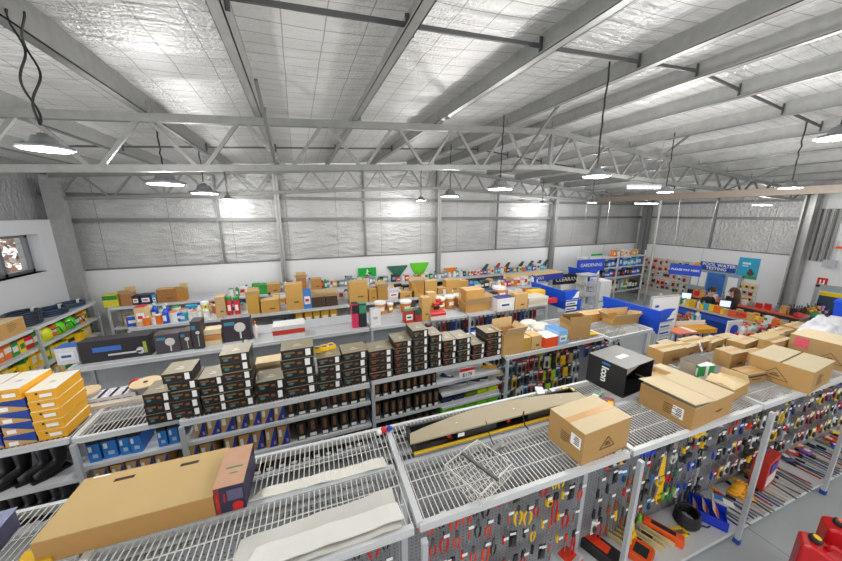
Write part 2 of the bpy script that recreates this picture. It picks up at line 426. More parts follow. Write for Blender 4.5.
# diagonal fly braces from the bottom chord of the near truss up to purlins
for k, (xp, l) in enumerate(((-.30, 'left'), (3.28, 'middle'), (6.2, 'right'), (9.75, 'far right'))):
    tag(MB().bar((xp+.05, 3.4, purz(xp)+.05), (xp+.1, 4.39, 4.30-.02*abs(xp-4)), .03, .03).mk('fly_brace', GALVD), 'thin diagonal fly brace, %s of those dropping to the near truss' % l, 'brace', 'fly braces')
BEAMM = mat('#83786c', .5, .2, noise=.15, name='brownish_steel_beam')
tag(MB().bar((8.6, 6.95, 4.02), (8.6, 1.6, 4.02), .08, .14).mk('hanging_beam', BEAMM), 'long brownish beam running toward the right foreground under the trusses', 'beam')
tag(MB().cyl((9.83, 5.84, 0), (9.83, 5.84, roofz(9.83)), .03, 10).mk('service_pole', GALV), 'thin grey service pole standing by the counter under the beam', 'pole')

# ------------------------------------------------------------------ lamps
LAMPG = mat('#ffffff', .4, noise=0, emit=14.0, name='lit_lens')
LAMPB = mat('#8c8f91', .4, .6, name='lamp_housing')
def light_at(p, power, size=.4, name='lamp_light'):
    ld = bpy.data.lights.new(name, 'POINT'); ld.shadow_soft_size = .07; ld.energy = power; ld.color = (1, .985, .96)
    o = bpy.data.objects.new(name, ld); COL.objects.link(o); o.location = p
    return o
def highbay():
    t = thing('high_bay_lamp', 'lamp', 'ceiling lamp')
    MB().lathe([(.0, .19), (.05, .19), (.06, .16), (.11, .15), (.13, .09), (.15, .06), (.27, .03), (.275, 0), (.25, -.012)], 28).mk('lamp_housing', LAMPB, t, smooth=True)
    MB().lathe([(0, -.018), (.235, -.018), (.24, -.004), (0, -.004)], 28).mk('lens', LAMPG, t)
    MB().tube([(-.02, 0, .19), (0, 0, .25), (.02, 0, .19)], .006).mk('hanging_hook', STEEL, t)
    return t
HB = Proto(highbay)
def cable(p, ztop, label, wob=.02, seed=1, sc_=1):
    r = random.Random(seed); pts = []
    for k in range(13):
        t = k/12; pts.append((p[0]+r.uniform(-wob, wob)*math.sin(math.pi*t), p[1]+r.uniform(-wob, wob)*math.sin(math.pi*t), p[2]+sc_*.24+(ztop-p[2]-sc_*.24)*t))
    tag(MB().tube(pts, .009, 6).mk('lamp_cable', RUBB), label, 'cable', 'lamp cables')
LZ = 3.97
LS = [.46, .8, .9, .55, .6, .8, .75, .5, .6, .6, .5, .52, .32]
lamps = [((47, 152), 'largest, at the upper left by the looped cable'), ((166, 185), 'second in the left row'), ((205, 194), 'third in the left row'), ((228, 200), 'smallest in the left row'),
         ((421, 201), 'farthest of the middle row, near the ridge column'), ((450, 197), 'second farthest of the middle row'), ((500, 190), 'under the near truss in the middle row'), ((596, 178), 'right of the middle, before the near truss'),
         ((542, 204), 'farthest of the right row'), ((592, 203), 'at the far end of the brown beam'), ((665, 193), 'beside the service pole'), ((790, 189), 'at the right before the brown beam'), ((838, 141), 'cut off by the right picture edge')]
for i, ((px, py), l) in enumerate(lamps):
    p = az(px, py, LZ)
    if p.y > 9.0: p = ay(px, py, 8.95)
    HB.put(p+Vector((0, 0, .018)), 0, 'round LED high bay lamp, '+l, 'high bay lamps', (LS[i],)*3)
    light_at(p-Vector((0, 0, .10)), 44 if p.y < 8 else 9 if p.y > 8.5 else 20)
    if i != 0: cable(p, purz(p.x)+.1, 'cable of the lamp '+l, .010, i, LS[i])
p = az(47, 152, LZ)
r = random.Random(5)
for q in range(2):
    pts = []
    for k in range(25):
        t = k/24; a = t*6.3*1.5+q*2.1; w_ = .03*math.sin(math.pi*t)**.6
        pts.append((p.x+math.cos(a)*w_+(.05*t if q else -.02*t), p.y+math.sin(a)*w_*.6, p.z+.15+(purz(p.x)+.05-p.z-.15)*t))
    tag(MB().tube(pts, .006, 6).mk('lamp_cable', RUBB), 'black looped flex, strand of the tangle above the largest lamp', 'cable', 'tangled strands above the largest lamp')
def batten():
    t = thing('batten_light', 'x', 'ceiling lamp')
    MB().box(-.62, .62, -.06, .06, .0, .06).mk('lamp_housing', WHITE, t)
    MB().box(-.6, .6, -.05, .05, -.04, 0).mk('diffuser', mat('#ffffff', .4, noise=0, emit=5.0, name='lit_diffuser'), t)
    return t
def batten_hang(t):
    for s in (-.5, .5): MB().cyl((s, 0, .06), (s, 0, 1.5), .006, 5).mk('hanger', STEEL, t)
BT = Proto(lambda: (lambda t: (batten_hang(t), t)[1])(batten()))
BT.put(az(644, 187, 3.97)+Vector((0, 0, 0)), R(-22), 'white batten light in front of the brown beam near the pole', 'batten lights', (.36, .5, .5))
q = ax(650, 208, 16.5); BT.put((10.4, 6.6, 3.93), R(-20), 'white batten light near the far right corner', 'batten lights', (.6, .6, .5))
BT.put((12.6, 4.75, 3.86), R(0), 'white batten light before the silver right wall', 'batten lights', (.8, .6, .5))

for q in ((5.0, 3.1, 3.86), (10.4, 6.6, 3.84), (12.6, 4.75, 3.77)): light_at(Vector(q), 26)
# fill from the world: near walls left unbuilt to admit it; window too
wd = bpy.data.worlds.new('overcast_daylight'); sc.world = wd; wd.use_nodes = True
bg = wd.node_tree.nodes['Background']; bg.inputs[0].default_value = (1.0, .985, .965, 1); bg.inputs[1].default_value = 1.2
sc.view_settings.view_transform = 'Standard'; sc.view_settings.look = 'None'; sc.view_settings.gamma = 1; sc.view_settings.exposure = 0.55
sc.view_settings.use_curve_mapping = False
sc.cycles.max_bounces = 8; sc.cycles.diffuse_bounces = 5
# ------------------------------------------------------------------ shelving
def peg_mat():
    m = bpy.data.materials.new('grey_pegboard'); m.use_nodes = True; nt = m.node_tree; b = nt.nodes['Principled BSDF']; L = nt.links
    tc = nt.nodes.new('ShaderNodeTexCoord'); mp = nt.nodes.new('ShaderNodeMapping'); mp.inputs['Scale'].default_value = (28, 28, 28); L.new(tc.outputs['Object'], mp.inputs[0])
    sp = nt.nodes.new('ShaderNodeSeparateXYZ'); L.new(mp.outputs[0], sp.inputs[0])
    def fr(o):
        f = nt.nodes.new('ShaderNodeMath'); f.operation = 'FRACT'; L.new(o, f.inputs[0])
        s = nt.nodes.new('ShaderNodeMath'); s.operation = 'SUBTRACT'; s.inputs[1].default_value = .5; L.new(f.outputs[0], s.inputs[0])
        p = nt.nodes.new('ShaderNodeMath'); p.operation = 'POWER'; p.inputs[1].default_value = 2; L.new(s.outputs[0], p.inputs[0]); return p.outputs[0]
    a = nt.nodes.new('ShaderNodeMath'); L.new(fr(sp.outputs[0]), a.inputs[0]); L.new(fr(sp.outputs[2]), a.inputs[1])
    l = nt.nodes.new('ShaderNodeMath'); l.operation = 'LESS_THAN'; l.inputs[1].default_value = .03; L.new(a.outputs[0], l.inputs[0])
    mx = nt.nodes.new('ShaderNodeMix'); mx.data_type = 'RGBA'; mx.inputs[6].default_value = srgb('#84878b')+[1]; mx.inputs[7].default_value = srgb('#3f4144')+[1]
    L.new(l.outputs[0], mx.inputs[0]); L.new(mx.outputs[2], b.inputs['Base Color']); b.inputs['Roughness'].default_value = .5
    return m
PEG = peg_mat()
FOOT = mat('#1c3f9a', .4, name='blue_foot_cap')
def wire_deck(w, d, pitch=.036, cross=.15):
    mb = MB(); n_ = int(w/pitch)
    for i in range(n_+1):
        x = i*w/n_; mb.box(x-.0028, x+.0028, 0, d, -.003, .003)
    k = max(2, int(d/cross))
    for j in range(k+1):
        y = j*d/k; mb.box(0, w, y-.003, y+.003, -.009, -.003)
    return mb
def bay(label, X0, X1, yf, yb, ztop, spine=None, base_y=None, post_y=None, levels=(), lev_y1=None, panel_y=None, deck='wire', end=False, group=None, foot=True, base_z=.13, panelm=None, back_base=True):
    t = thing('shelving_bay', label, 'shelving', (X0, yf, 0), 0, group)
    w = X1-X0; D = yb-yf; spine = (spine-yf) if spine else D/2; by = (base_y if base_y is not None else yf-.06)-yf
    py = (post_y if post_y is not None else yf-.03)-yf; pn = (panel_y-yf) if panel_y is not None else spine
    for x in ((.026, w-.026) if end else (.026,)):
        u = MB().box(x-.02, x+.02, py-.02, py+.02, .02, ztop-.035).mk('upright', GREYP, t, bevel=.004)
        if foot: MB().box(x-.026, x+.026, py-.03, py+.03, 0, .06).mk('foot', FOOT, u, bevel=.01)
        MB().box(x-.022, x+.022, .0, D, ztop-.03, ztop+.012).mk('cross_rail', WHITE, t)
        MB().box(x-.026, x+.026, pn-.03, pn+.03, 0, ztop-.03).mk('spine_post', GREYP, t)
    MB().box(.02, w-.02, -.02, .015, ztop-.05, ztop+.006).box(.02, w-.02, -.024, -.02, ztop-.045, ztop-.035).mk('front_rail', WHITE, t)
    MB().box(.02, w-.02, D-.015, D+.015, ztop-.05, ztop+.006).mk('back_rail', WHITE, t)
    MB().box(.02, w-.02, spine-.02, spine+.02, ztop-.05, ztop+.008).mk('spine_rail', GREYP, t)
    if deck == 'wire':
        wire_deck(w-.05, spine-.03).mk('wire_deck', WIRE, t, (.025, .012, ztop))
        wire_deck(w-.05, D-spine-.03).mk('wire_deck', WIRE, t, (.025, spine+.015, ztop))
    else:
        MB().box(.02, w-.02, .015, D-.015, ztop-.03, ztop+.002).mk('deck_plate', GREYP, t)
    MB().box(.02, w-.02, pn-.012, pn+.012, .1, ztop-.06).mk('back_panel', panelm or PEG, t)
    MB().box(.0, w, by, pn, base_z-.05, base_z).box(.0, w, by+.05, by+.07, 0, base_z-.05).mk('base_deck', WHITE, t)
    ly = (lev_y1-yf) if lev_y1 else pn-.02
    for z in levels:
        MB().box(.01, w-.01, .0, ly, z-.025, z).box(.01, w-.01, -.012, 0, z-.035, z+.006).mk('shelf', WHITE, t)
    return t
AZ, BZ = 1.69, 1.594
A_X = [-3.18, -1.32, .54, 2.40, 4.26, 6.12, 7.98, 9.84]
A_TURN = R(-2.6); A_PIV = Vector((2.5, 1.36, 0))
def turn_a(o):            # the hand tool gondola stands a little askew
    v = Matrix.Rotation(A_TURN, 3, 'Z') @ (o.location-A_PIV)+A_PIV; o.location = v; o.rotation_euler.z += A_TURN; return o
anames = ['at the lower left edge, carrying the plastic wrapped pack', 'under the largest flat carton and grey sheets', 'under the loose wire basket, with pliers below', 'under the sealed carton with the arrow label, with saws below', 'with the yellow gloves and blue tray at its base', 'at the right edge, with flat metal stock at its base', 'beyond the right edge under the polythene bundle']
for i in range(len(A_X)-1):
    turn_a(bay('white steel gondola bay '+anames[i], A_X[i], A_X[i+1], 1.345, 2.28, AZ, spine=1.83, base_y=1.30, post_y=1.265, panel_y=1.75, group='hand tool gondola bays', end=(i == len(A_X)-2)))
B_X = [-3.95, -2.08, -1.25, .67, 2.61, 4.61, 5.74]
B_Y = [3.43, 3.40, 3.32, 3.36, 3.28, 3.20]
bn = ['with gumboots', 'with blue shoe boxes under the yellow ones', 'with tan and blue shoe boxes', 'with tall black boxes and lime garments', 'hung with carded hardware', 'at the right end beside the blue header']
for i in range(len(B_X)-1):
    bay('white steel gondola bay of the footwear run, '+bn[i], B_X[i], B_X[i+1], B_Y[i], 4.24, BZ, spine=3.78, base_y=B_Y[i]-.04, levels=((1.16, .76, .4) if i == 0 else (1.285, .97, .66, .36) if i == 1 else (1.345, 1.03, .72, .42) if i < 3 else (1.345, 1.03, .72, .42) if i == 3 else ()), group='footwear gondola bays', foot=False, end=(i == 5), panelm=None if i > 3 else GREYP)
C_X = [-2.98, -.96, 1.06, 3.07, 5.14]
for i in range(4):
    bay('white gondola bay behind the shoe boxes, %s from its left end' % nth(i), C_X[i], C_X[i+1], 5.11, 5.97, BZ, base_y=5.07, levels=(.95, .45), group='electrical gondola bays', foot=False, end=(i == 3), deck='plate', panelm=GREYP)
D_X = [-2.98, -1.06, .96, 2.98, 4.7, 6.72]
for i in range(5):
    bay('white gondola bay two aisles behind the shoe boxes, %s from its left end' % nth(i), D_X[i], D_X[i+1], 6.70, 7.52, BZ, base_y=6.66, levels=(1.12, .7, .3), group='plumbing gondola bays', foot=False, end=(i == 4), deck='plate', panelm=GREYP)
E_X = [-4.0, -1.9, .2, 2.3, 4.4, 6.5, 8.5]
for i in range(6):
    bay('white gondola bay nearest the back wall run, %s from its left end' % nth(i), E_X[i], E_X[i+1], 8.40, 9.15, BZ, base_y=8.36, levels=(1.12, .7, .3), group='garden gondola bays', foot=False, end=(i == 5), deck='plate', panelm=GREYP)
# ------------------------------------------------------------------ generic goods
def carton(label, cat, loc, rz, w, d, h, body=CARD, top=None, style='closed', group=None, tape=True, prints=(), name='cardboard_carton', lab=None, flap=(.9, .9), gap=.003):
    """origin at the front left bottom corner, x along the front, y to the back. Board walls, flaps, tape, printed marks."""
    t = thing(name, label, cat, loc, rz, group); th = .006
    b = MB(); b.box(0, w, 0, th, 0, h).box(0, w, d-th, d, 0, h).box(0, th, th, d-th, 0, h).box(w-th, w, th, d-th, 0, h).box(th, w-th, th, d-th, 0, th)
    b.mk('carton_body', body, t)
    top = top or body  # paler tops passed in hold the sheen and light on upper faces
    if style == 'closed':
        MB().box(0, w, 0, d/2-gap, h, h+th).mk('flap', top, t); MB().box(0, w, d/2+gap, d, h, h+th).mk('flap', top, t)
        MB().box(th, w-th, th, d-th, h-.012, h-.004).mk('inner_flap', CARD2, t)
        if tape: MB().box(-.0015, w+.0015, d/2-.028, d/2+.028, h+th, h+th+.0012).box(-.0015, 0, d/2-.028, d/2+.028, h-.06, h+th).mk('packing_tape', TAPE, t)
    elif style == 'closed_y':
        MB().box(0, w/2-gap, 0, d, h, h+th).mk('flap', top, t); MB().box(w/2+gap, w, 0, d, h, h+th).mk('flap', top, t)
        MB().box(th, w-th, th, d-th, h-.012, h-.004).mk('inner_flap', CARD2, t)
        if tape: MB().box(w/2-.028, w/2+.028, -.0015, d+.0015, h+th, h+th+.0012).box(w/2-.028, w/2+.028, -.0015, 0, h-.06, h+th).mk('packing_tape', TAPE, t)
    elif style == 'open':
        f = d/2
        for (a, org, ax_) in ((flap[0], (0, 0, h), 'f'), (flap[1], (0, d, h), 'b')):
            s_ = -1 if ax_ == 'f' else 1
            v = Vector((0, s_*math.cos(a)*f, math.sin(a)*f)); n_ = Vector((0, -s_*math.sin(a), math.cos(a)))*th
            o = Vector(org); q = [o, o+Vector((w, 0, 0)), o+Vector((w, 0, 0))+v, o+v]
            MB().add(q+[p+n_ for p in q], [(0, 1, 2, 3), (4, 5, 6, 7), (0, 1, 5, 4), (1, 2, 6, 5), (2, 3, 7, 6), (3, 0, 4, 7)]).mk('flap', top, t)
        for sx, a in ((-1, flap[0]*.8), (1, flap[1]*.7)):
            o = Vector((0 if sx < 0 else w, 0, h)); v = Vector((sx*math.cos(a), 0, math.sin(a)))*w*.28; n_ = Vector((-sx*math.sin(a), 0, math.cos(a)))*th
            q = [o, o+Vector((0, d, 0)), o+Vector((0, d*.94, 0))+v, o+Vector((0, d*.06, 0))+v]
            MB().add(q+[p+n_ for p in q], [(0, 1, 2, 3), (4, 5, 6, 7), (0, 1, 5, 4), (1, 2, 6, 5), (2, 3, 7, 6), (3, 0, 4, 7)]).mk('flap', top, t)
    if lab: 
        (lx, lz, lw, lh) = lab
        MB().box(lx-lw/2, lx+lw/2, -.003, -.0005, lz-lh/2, lz+lh/2).mk('shipping_label', PAPER, t)
        bars = MB(); r = random.Random(int(lx*1000)+int(lz*100))
        for k in range(5): bars.box(lx-lw*.36, lx-lw*.36+lw*r.uniform(.4, .72), -.004, -.003, lz+lh*(.3-.15*k), lz+lh*(.3-.15*k)+lh*.07)
        bars.mk('label_print', INK, t)
    for p in prints:
        kind, face, u, v, sz = p; mb = MB()
        def P(a, c): 
            return {'f': (a, -.0035, c), 'l': (-.0035, d-a, c), 'r': (w+.0035, a, c), 't': (a, c, h+th+.0025)}[face]
        up = {'f': (0, 1, 0), 'l': (1, 0, 0), 'r': (1, 0, 0), 't': (0, 0, 1)}[face]
        def ln(a, c, e, g, wd=.006): mb.bar(P(a, c), P(e, g), wd, .002, up=up)
        if kind == 'tri':
            ln(u-sz, v-sz*.55, u+sz, v-sz*.55); ln(u-sz, v-sz*.55, u, v+sz*.6); ln(u, v+sz*.6, u+sz, v-sz*.55); ln(u-sz*.35, v-sz*.2, u+sz*.35, v-sz*.2, .02); ln(u-sz*.2, v-.0, u+sz*.2, v, .012)
        elif kind == 'lines':
            r = random.Random(int(u*999))
            for k in range(5): ln(u-sz, v+sz*.5-k*sz*.27, u-sz+sz*r.uniform(.8, 2.0), v+sz*.5-k*sz*.27, .006)
        elif kind == 'smile':
            for k in range(8): ln(u-sz+k*sz/4, v+sz*.18*((k-4)/4)**2, u-sz+(k+1)*sz/4, v+sz*.18*((k-3)/4)**2, .014)
        elif kind == 'bar':
            ln(u-sz, v, u+sz, v, .03)
        mb.mk('printed_mark', mat('#6a5234', .8, noise=0, name='brown_print'), t)
    return t

# the large flat carton with hand slots at the lower left
t = carton('large flat brown carton with two hand slots on the gondola top, lower left', 'carton', (-1.49, 1.995, AZ+.003), R(-2.0), .85, .44, .15, body=mat('#ad834a', .8, noise=.06, name='tan_cardboard'), style='none')
MB().box(0, .85, 0, .44, .15, .157).mk('carton_top', mat('#b89c68', .8, noise=.05, scale=5, name='tan_cardboard_lit_top'), t)  # lit copy of the tan board, lightened for the upper face
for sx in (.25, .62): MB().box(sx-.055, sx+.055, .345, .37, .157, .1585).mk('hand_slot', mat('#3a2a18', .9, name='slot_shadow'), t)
MB().box(.05, .14, .425, .438, .157, .1585).mk('packing_tape', PAPER, t)
# printed tool box beside it
PUR = mat('#2c2540', .4, noise=.3, scale=14, name='dark_purple_print')
t = thing('power_tool_box', 'power tool box with dark purple print and red lettering beside the flat carton', 'box', (-.635, 1.965, AZ+.003), R(-2.5))
MB().box(0, .170, 0, .36, 0, .20).mk('box_body', [PUR], t)
MB().box(-.001, .171, -.001, .361, .20, .204).mk('box_top', mat('#b98f72', .7, noise=.12, name='pinkish_cardboard'), t)
MB().box(.0, .028, -.002, -.0005, .0, .20).mk('red_band', mat('#8c2026', .5, name='dark_red_print'), t)
MB().box(.07, .16, -.002, -.0005, .09, .17).mk('text_panel', mat('#5a5674', .5, noise=.4, scale=60, name='grey_violet_print'), t)
MB().lathe([(0, 0), (.03, 0), (.032, .003), (.012, .004)], 14, M=Matrix.Translation((.125, -.001, .045)) @ Matrix.Rotation(math.pi/2, 4, 'X')).box(.09, .15, -.003, -.0005, .008, .02).mk('red_tool_picture', RED, t)
text('HAMMER', .026, mat('#e03a33', .5, noise=0), t, (.014, -.0035, .10), (math.pi/2, math.pi/2, 0))
text('POWER', .018, mat('#e03a33', .5, noise=0), t, (.055, -.0035, .12), (math.pi/2, math.pi/2, 0))
MB().box(.04, .14, .15, .165, .204, .205).box(.07, .12, .1, .11, .204, .205).mk('printed_mark', mat('#5d7a58', .7, name='green_print'), t)
# wrapped pack and yellow carton at the lower left edge
FILM = mat('#8c93b0', .12, noise=.25, scale=30, bump=.5, name='plastic_film')
t = thing('wrapped_pack', 'plastic wrapped violet product pack at the lower left picture edge', 'pack', (-2.25, 1.95, AZ+.003), R(4))
MB().box(0, .52, 0, .36, 0, .13).mk('pack_body', mat('#4b4a66', .3, noise=.4, scale=12, name='violet_print'), t, bevel=.01)
MB().box(-.006, .526, -.006, .366, .131, .137).box(.1, .3, -.004, -.001, .03, .1).mk('film', FILM, t, bevel=.002)
p = az(30, 561, AZ)
t = thing('yellow_box', 'small yellow box in front of the large flat carton', 'box', (p.x-.02, p.y-.075, AZ+.003), R(2))
MB().box(0, .15, 0, .1, 0, .04).mk('box_body', mat('#d9ac22', .5, name='mustard_card'), t); MB().box(-.002, .152, -.002, .102, .04, .045).mk('lid', mat('#d9ac22', .5), t); MB().box(.09, .135, -.003, -.001, .01, .03).mk('label_sticker', PAPER, t)
# grey sheets lying on the decks
SHEET = mat('#d9d6cc', .55, noise=.10, scale=6, name='dusty_white_board')
def sheet(pts, label, z, th=.008, m=SHEET):
    vs = [az(*q, z) for q in pts]; mb = MB(); n_ = 24
    a, b_, c, d = vs; V = []; F_ = []
    for i in range(n_+1):
        u = i/n_; e = a.lerp(b_, u); f = d.lerp(c, u); zz = .006*math.sin(u*9)+.004*math.sin(u*23)
        for (q, dz) in ((e, 0), (f, 0), (f, th), (e, th)): V.append((q.x, q.y, z+dz+abs(zz)))
    for i in range(n_):
        for k in range(4): F_.append((i*4+k, i*4+(k+1) % 4, (i+1)*4+(k+1) % 4, (i+1)*4+k))
    F_ += [(0, 3, 2, 1), (n_*4, n_*4+1, n_*4+2, n_*4+3)]
    mb.add(V, F_); return tag(mb.mk('white_board_sheet', m), label, 'sheet', 'dusty white sheets on the gondola top')
sheet([(248, 503), (388, 467), (383, 458), (262, 490)], 'long curled off-white sheet on the rear wire deck by the power tool box', AZ+.006)
sheet([(222, 592), (402, 528), (392, 489), (241, 541)], 'lower of two broad white sheets on the front wire deck', AZ+.006, m=mat('#c9c7c0', .55, noise=.1, scale=5))
sheet([(240, 577), (404, 519), (397, 503), (256, 549)], 'upper of two broad white sheets on the front wire deck', AZ+.026, m=mat('#dcdbd6', .5, noise=.06, scale=5))
# bright toy-like tag bundle on the cross rail end
tag(MB().ell((0, 0, .03), (.03, .03, .03), 10, 6, 0).ell((.05, .01, .025), (.03, .025, .025), 10, 6, 1).ell((-.045, -.01, .025), (.025, .025, .025), 10, 6, 2).mk('wrapped_sweets', [RED, BLUE, PAPER], None, az(384, 434, AZ)+Vector((0, 0, .012)), smooth=True), 'red white and blue wrapped bundle on the rear deck corner', 'bundle')
# price sign on the upright
t = thing('price_sign', 'red and white price sign on the upright below the wire basket', 'sign', (.667, 1.26, 1.42))
MB().box(-.035, .035, -.006, .0, 0, .14).mk('card', PAPER, t); MB().box(-.035, .035, -.0075, -.006, .105, .14).mk('red_header', RED, t); text('$29', .04, INK, t, (0, -.008, .05), (math.pi/2, 0, 0))

# loose wire basket panel and dark bar on the front deck
t = thing('wire_basket', 'loose cream wire basket lying on the front deck of the middle bay', 'basket', az(478, 478, AZ)+Vector((0, 0, .02)), R(20))
mb = MB(); 
for i in range(13):
    x = -.19+i*.0317; mb.tube([(x, -.16, .10), (x, -.16, 0), (x, .16, 0), (x, .16, .1)], .0025, 4)
for i in range(8):
    y = -.16+i*.0457; mb.tube([(-.19, y, .1), (-.19, y, 0), (.19, y, 0), (.19, y, .1)], .0025, 4)
mb.mk('wire_mesh', WIRE, t); MB().tube([(-.19, -.16, .1), (.19, -.16, .1), (.19, .16, .1), (-.19, .16, .1), (-.19, -.16, .1)], .005, 6).mk('rim', WIRE, t)
a, b_ = az(462, 453, AZ+.14), az(498, 480, AZ+.14); tag(MB().bar(a, b_, .02, .015).mk('steel_bar', mat('#4c4c4c', .4, .5)), 'dark steel bar laid across the loose wire basket', 'bar')
t = thing('cable_controller', 'small grey controller with a coiled lead on the middle rail', 'controller', az(496, 449, AZ+.012), R(15))
MB().box(-.05, .05, -.02, .02, 0, .025).mk('case', mat('#77797b', .5), t, bevel=.004); MB().tube([(0, .02, .012), (0, .06, .06), (-.01, .09, .14), (.0, .12, .19)], .004, 6).mk('lead', RUBB, t); MB().lathe([(.0, 0), (.03, 0), (.03, .012), (0, .012)], 14, (.075, .0, 0)).mk('coil', mat('#8a8a86', .5), t)
# tool display header lying on the rear deck: dark body with lamps, arched beige top, yellow strip
t = thing('display_header', 'long black display header with arched beige top and yellow strip on the rear deck', 'display', (.72, 1.955, AZ+.012), R(-2.4))
W = 1.80
MB().box(0, W, 0, .22, 0, .03).box(0, W, .2, .22, 0, .105).box(0, .02, 0, .22, 0, .105).box(W-.02, W, 0, .22, 0, .105).mk('header_body', mat('#17181a', .45), t)
for x in (.62, 1.3): MB().box(x-.18, x+.16, .02, .05, .03, .104).mk('dark_panel', mat('#2c2d30', .4), t)
MB().box(0, W, -.012, .0, .0, .03).mk('yellow_strip', YEL, t)
MB().box(0, W, -.022, -.012, .0, .012).mk('steel_strip', STEEL, t)
pts = [(-.03, .0)]+[(W*k/16-.0, .05+.17*math.sin(math.pi*(.08+.84*k/16))**.8) for k in range(17)]+[(W+.02, 0)]
MB().prism(pts, .105, .12).mk('arched_top', mat('#a2967c', .6, noise=.06, name='beige_board'), t)
for x in (.33, .92, 1.48):
    k = MB().ell((x, .05, .055), (.022, .022, .025), 8, 6).mk('lamp_knob', RED, t); MB().box(x-.02, x+.02, .03, .07, .08, .1).mk('lamp_clip', PAPER, k)
    MB().tube([(x, .06, .1), (x+.02, .08, .105), (x+.1, .1, .12), (x+.12, .12, .105)], .004, 5).mk('lead', PAPER, t)
for x in (.42, 1.5): MB().box(x-.03, x+.03, -.002, -.0, .06, .095).mk('white_sticker', PAPER, t)
MB().tube([(W-.75, -.0, .15), (W-.78, -.03, .12), (W-.77, -.05, .05), (W-.75, -.08, .02)], .006, 6).mk('power_lead', RUBB, t)

# ---------------------------------------------------------------- cartons on the front gondola
PR = mat('#b08a54', .85, noise=.07, name='light_brown_cardboard')
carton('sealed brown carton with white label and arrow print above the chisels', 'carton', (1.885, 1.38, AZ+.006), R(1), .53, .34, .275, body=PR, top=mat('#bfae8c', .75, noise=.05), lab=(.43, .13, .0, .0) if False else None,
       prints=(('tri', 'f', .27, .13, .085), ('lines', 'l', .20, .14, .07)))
t = bpy.data.objects['cardboard_carton.001'] if 'cardboard_carton.001' in bpy.data.objects else None
def side_label(t, y, z, w, h):
    MB().box(-.003, -.0005, y-w/2, y+w/2, z-h/2, z+h/2).mk('shipping_label', PAPER, t); mb = MB()
    for k in range(5): mb.box(-.004, -.003, y-w*.35, y+w*(.1+.05*(k % 3)), z+h*(.3-.15*k), z+h*(.37-.15*k))
    mb.mk('label_print', INK, t)
side_label(t, .07, .17, .09, .10)
t = carton('big brown carton with raised lid flap and white label, right of the black box', 'carton', (3.13, 1.30, AZ+.006), R(1), .655, .46, .215, body=PR, top=mat('#c0b08e', .75, noise=.05), style='closed_y', tape=False, gap=.006, prints=(('smile', 'f', .42, .09, .05), ('lines', 'l', .30, .11, .08)))
side_label(t, .12, .11, .09, .11)
Mx = Matrix.Translation((.30, 0, .225)) @ Matrix.Rotation(R(7), 4, 'Y')
MB().box(-.33, .0, -.006, .475, 0, .008, M=Mx).mk('raised_flap', mat('#c2b291', .75, noise=.05), t)
MB().box(.18, .26, .33, .39, .235, .262).mk('sticker', mat('#55504a', .6), t) if False else None
# black tool box lying open with vertical lettering
t = thing('black_printed_carton', 'large black open-ended carton with white and blue vertical lettering', 'carton', (3.03, 1.86, AZ+.012), R(4.5))
bk = mat('#232326', .38, noise=.12, scale=8, name='satin_black_board'); gk = mat('#6c6b69', .45, noise=.08, scale=6, name='grey_top_board')  # gk: carton top, greyer than the black sides
w, d, h = .50, .42, .33
MB().box(0, .008, 0, d, 0, h).box(0, w, d-.008, d, 0, h).box(0, w, 0, d, 0, .008).mk('carton_body', bk, t)
MB().box(0, w, 0, d, h, h+.007).mk('carton_top', gk, t)
MB().add([(.008, .002, h), (w*.45, .002, h), (.008, .09, .12), (.012, .006, h), (w*.45, .006, h-.004), (.012, .096, .12)], [(0, 1, 2), (3, 4, 5), (0, 1, 4, 3), (1, 2, 5, 4), (2, 0, 3, 5)]).mk('folded_flap', mat('#a9a6a2', .5, name='pale_grey_board'), t)
MB().add([(.01, .01, .01), (w*.55, .20, .02), (.01, .21, .16), (.01, .016, .01), (w*.55, .206, .02), (.01, .216, .16)], [(0, 1, 2), (3, 4, 5), (0, 1, 4, 3), (1, 2, 5, 4), (2, 0, 3, 5)]).mk('folded_flap', mat('#8e8b88', .5), t)
MB().box(w-.008, w, 0, d, 0, h).mk('side_wall', bk, t)
text('Icon', .105, mat('#f2f2f2', .4, noise=0), t, (-.003, .22, .17), (math.pi/2, math.pi/2, -math.pi/2), bold=.003)
MB().box(-.003, -.001, .17, .26, .285, .305).mk('blue_logo', mat('#3f7fd0', .4, noise=0), t)
MB().box(.17, .33, .17, .23, h+.007, h+.008).mk('white_sticker', PAPER, t)

PALE = mat('#d9c7a2', .85, noise=.06, name='lit_card_top')  # for carton tops: sheen of the top light put into the colour
def ground_box(label, F, Rr, T, dpt, z=AZ+.006, **k):
    """carton from its front lower corners seen in the photo and the top of its front left edge"""
    f = az(*F, z); r_ = az(*Rr, z); w = (r_-f).xy.length; rz = math.atan2(r_.y-f.y, r_.x-f.x)
    ray = _ray(*T); tt = (ray.x*f.x+ray.y*f.y)/(ray.x**2+ray.y**2); h = CAMZ+ray.z*tt-z
    return carton(label, 'carton', f, rz, w, dpt, h, **k)
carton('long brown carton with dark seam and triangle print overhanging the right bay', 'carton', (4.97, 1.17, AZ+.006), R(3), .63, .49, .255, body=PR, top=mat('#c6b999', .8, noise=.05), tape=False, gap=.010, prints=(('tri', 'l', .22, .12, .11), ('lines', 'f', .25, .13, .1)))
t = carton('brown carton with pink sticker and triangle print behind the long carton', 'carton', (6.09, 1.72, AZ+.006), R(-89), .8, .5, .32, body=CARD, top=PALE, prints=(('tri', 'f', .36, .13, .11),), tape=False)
MB().box(.05, .17, -.004, -.001, .17, .30).mk('pink_sticker', mat('#d8566a', .6, noise=.3, scale=60), t)
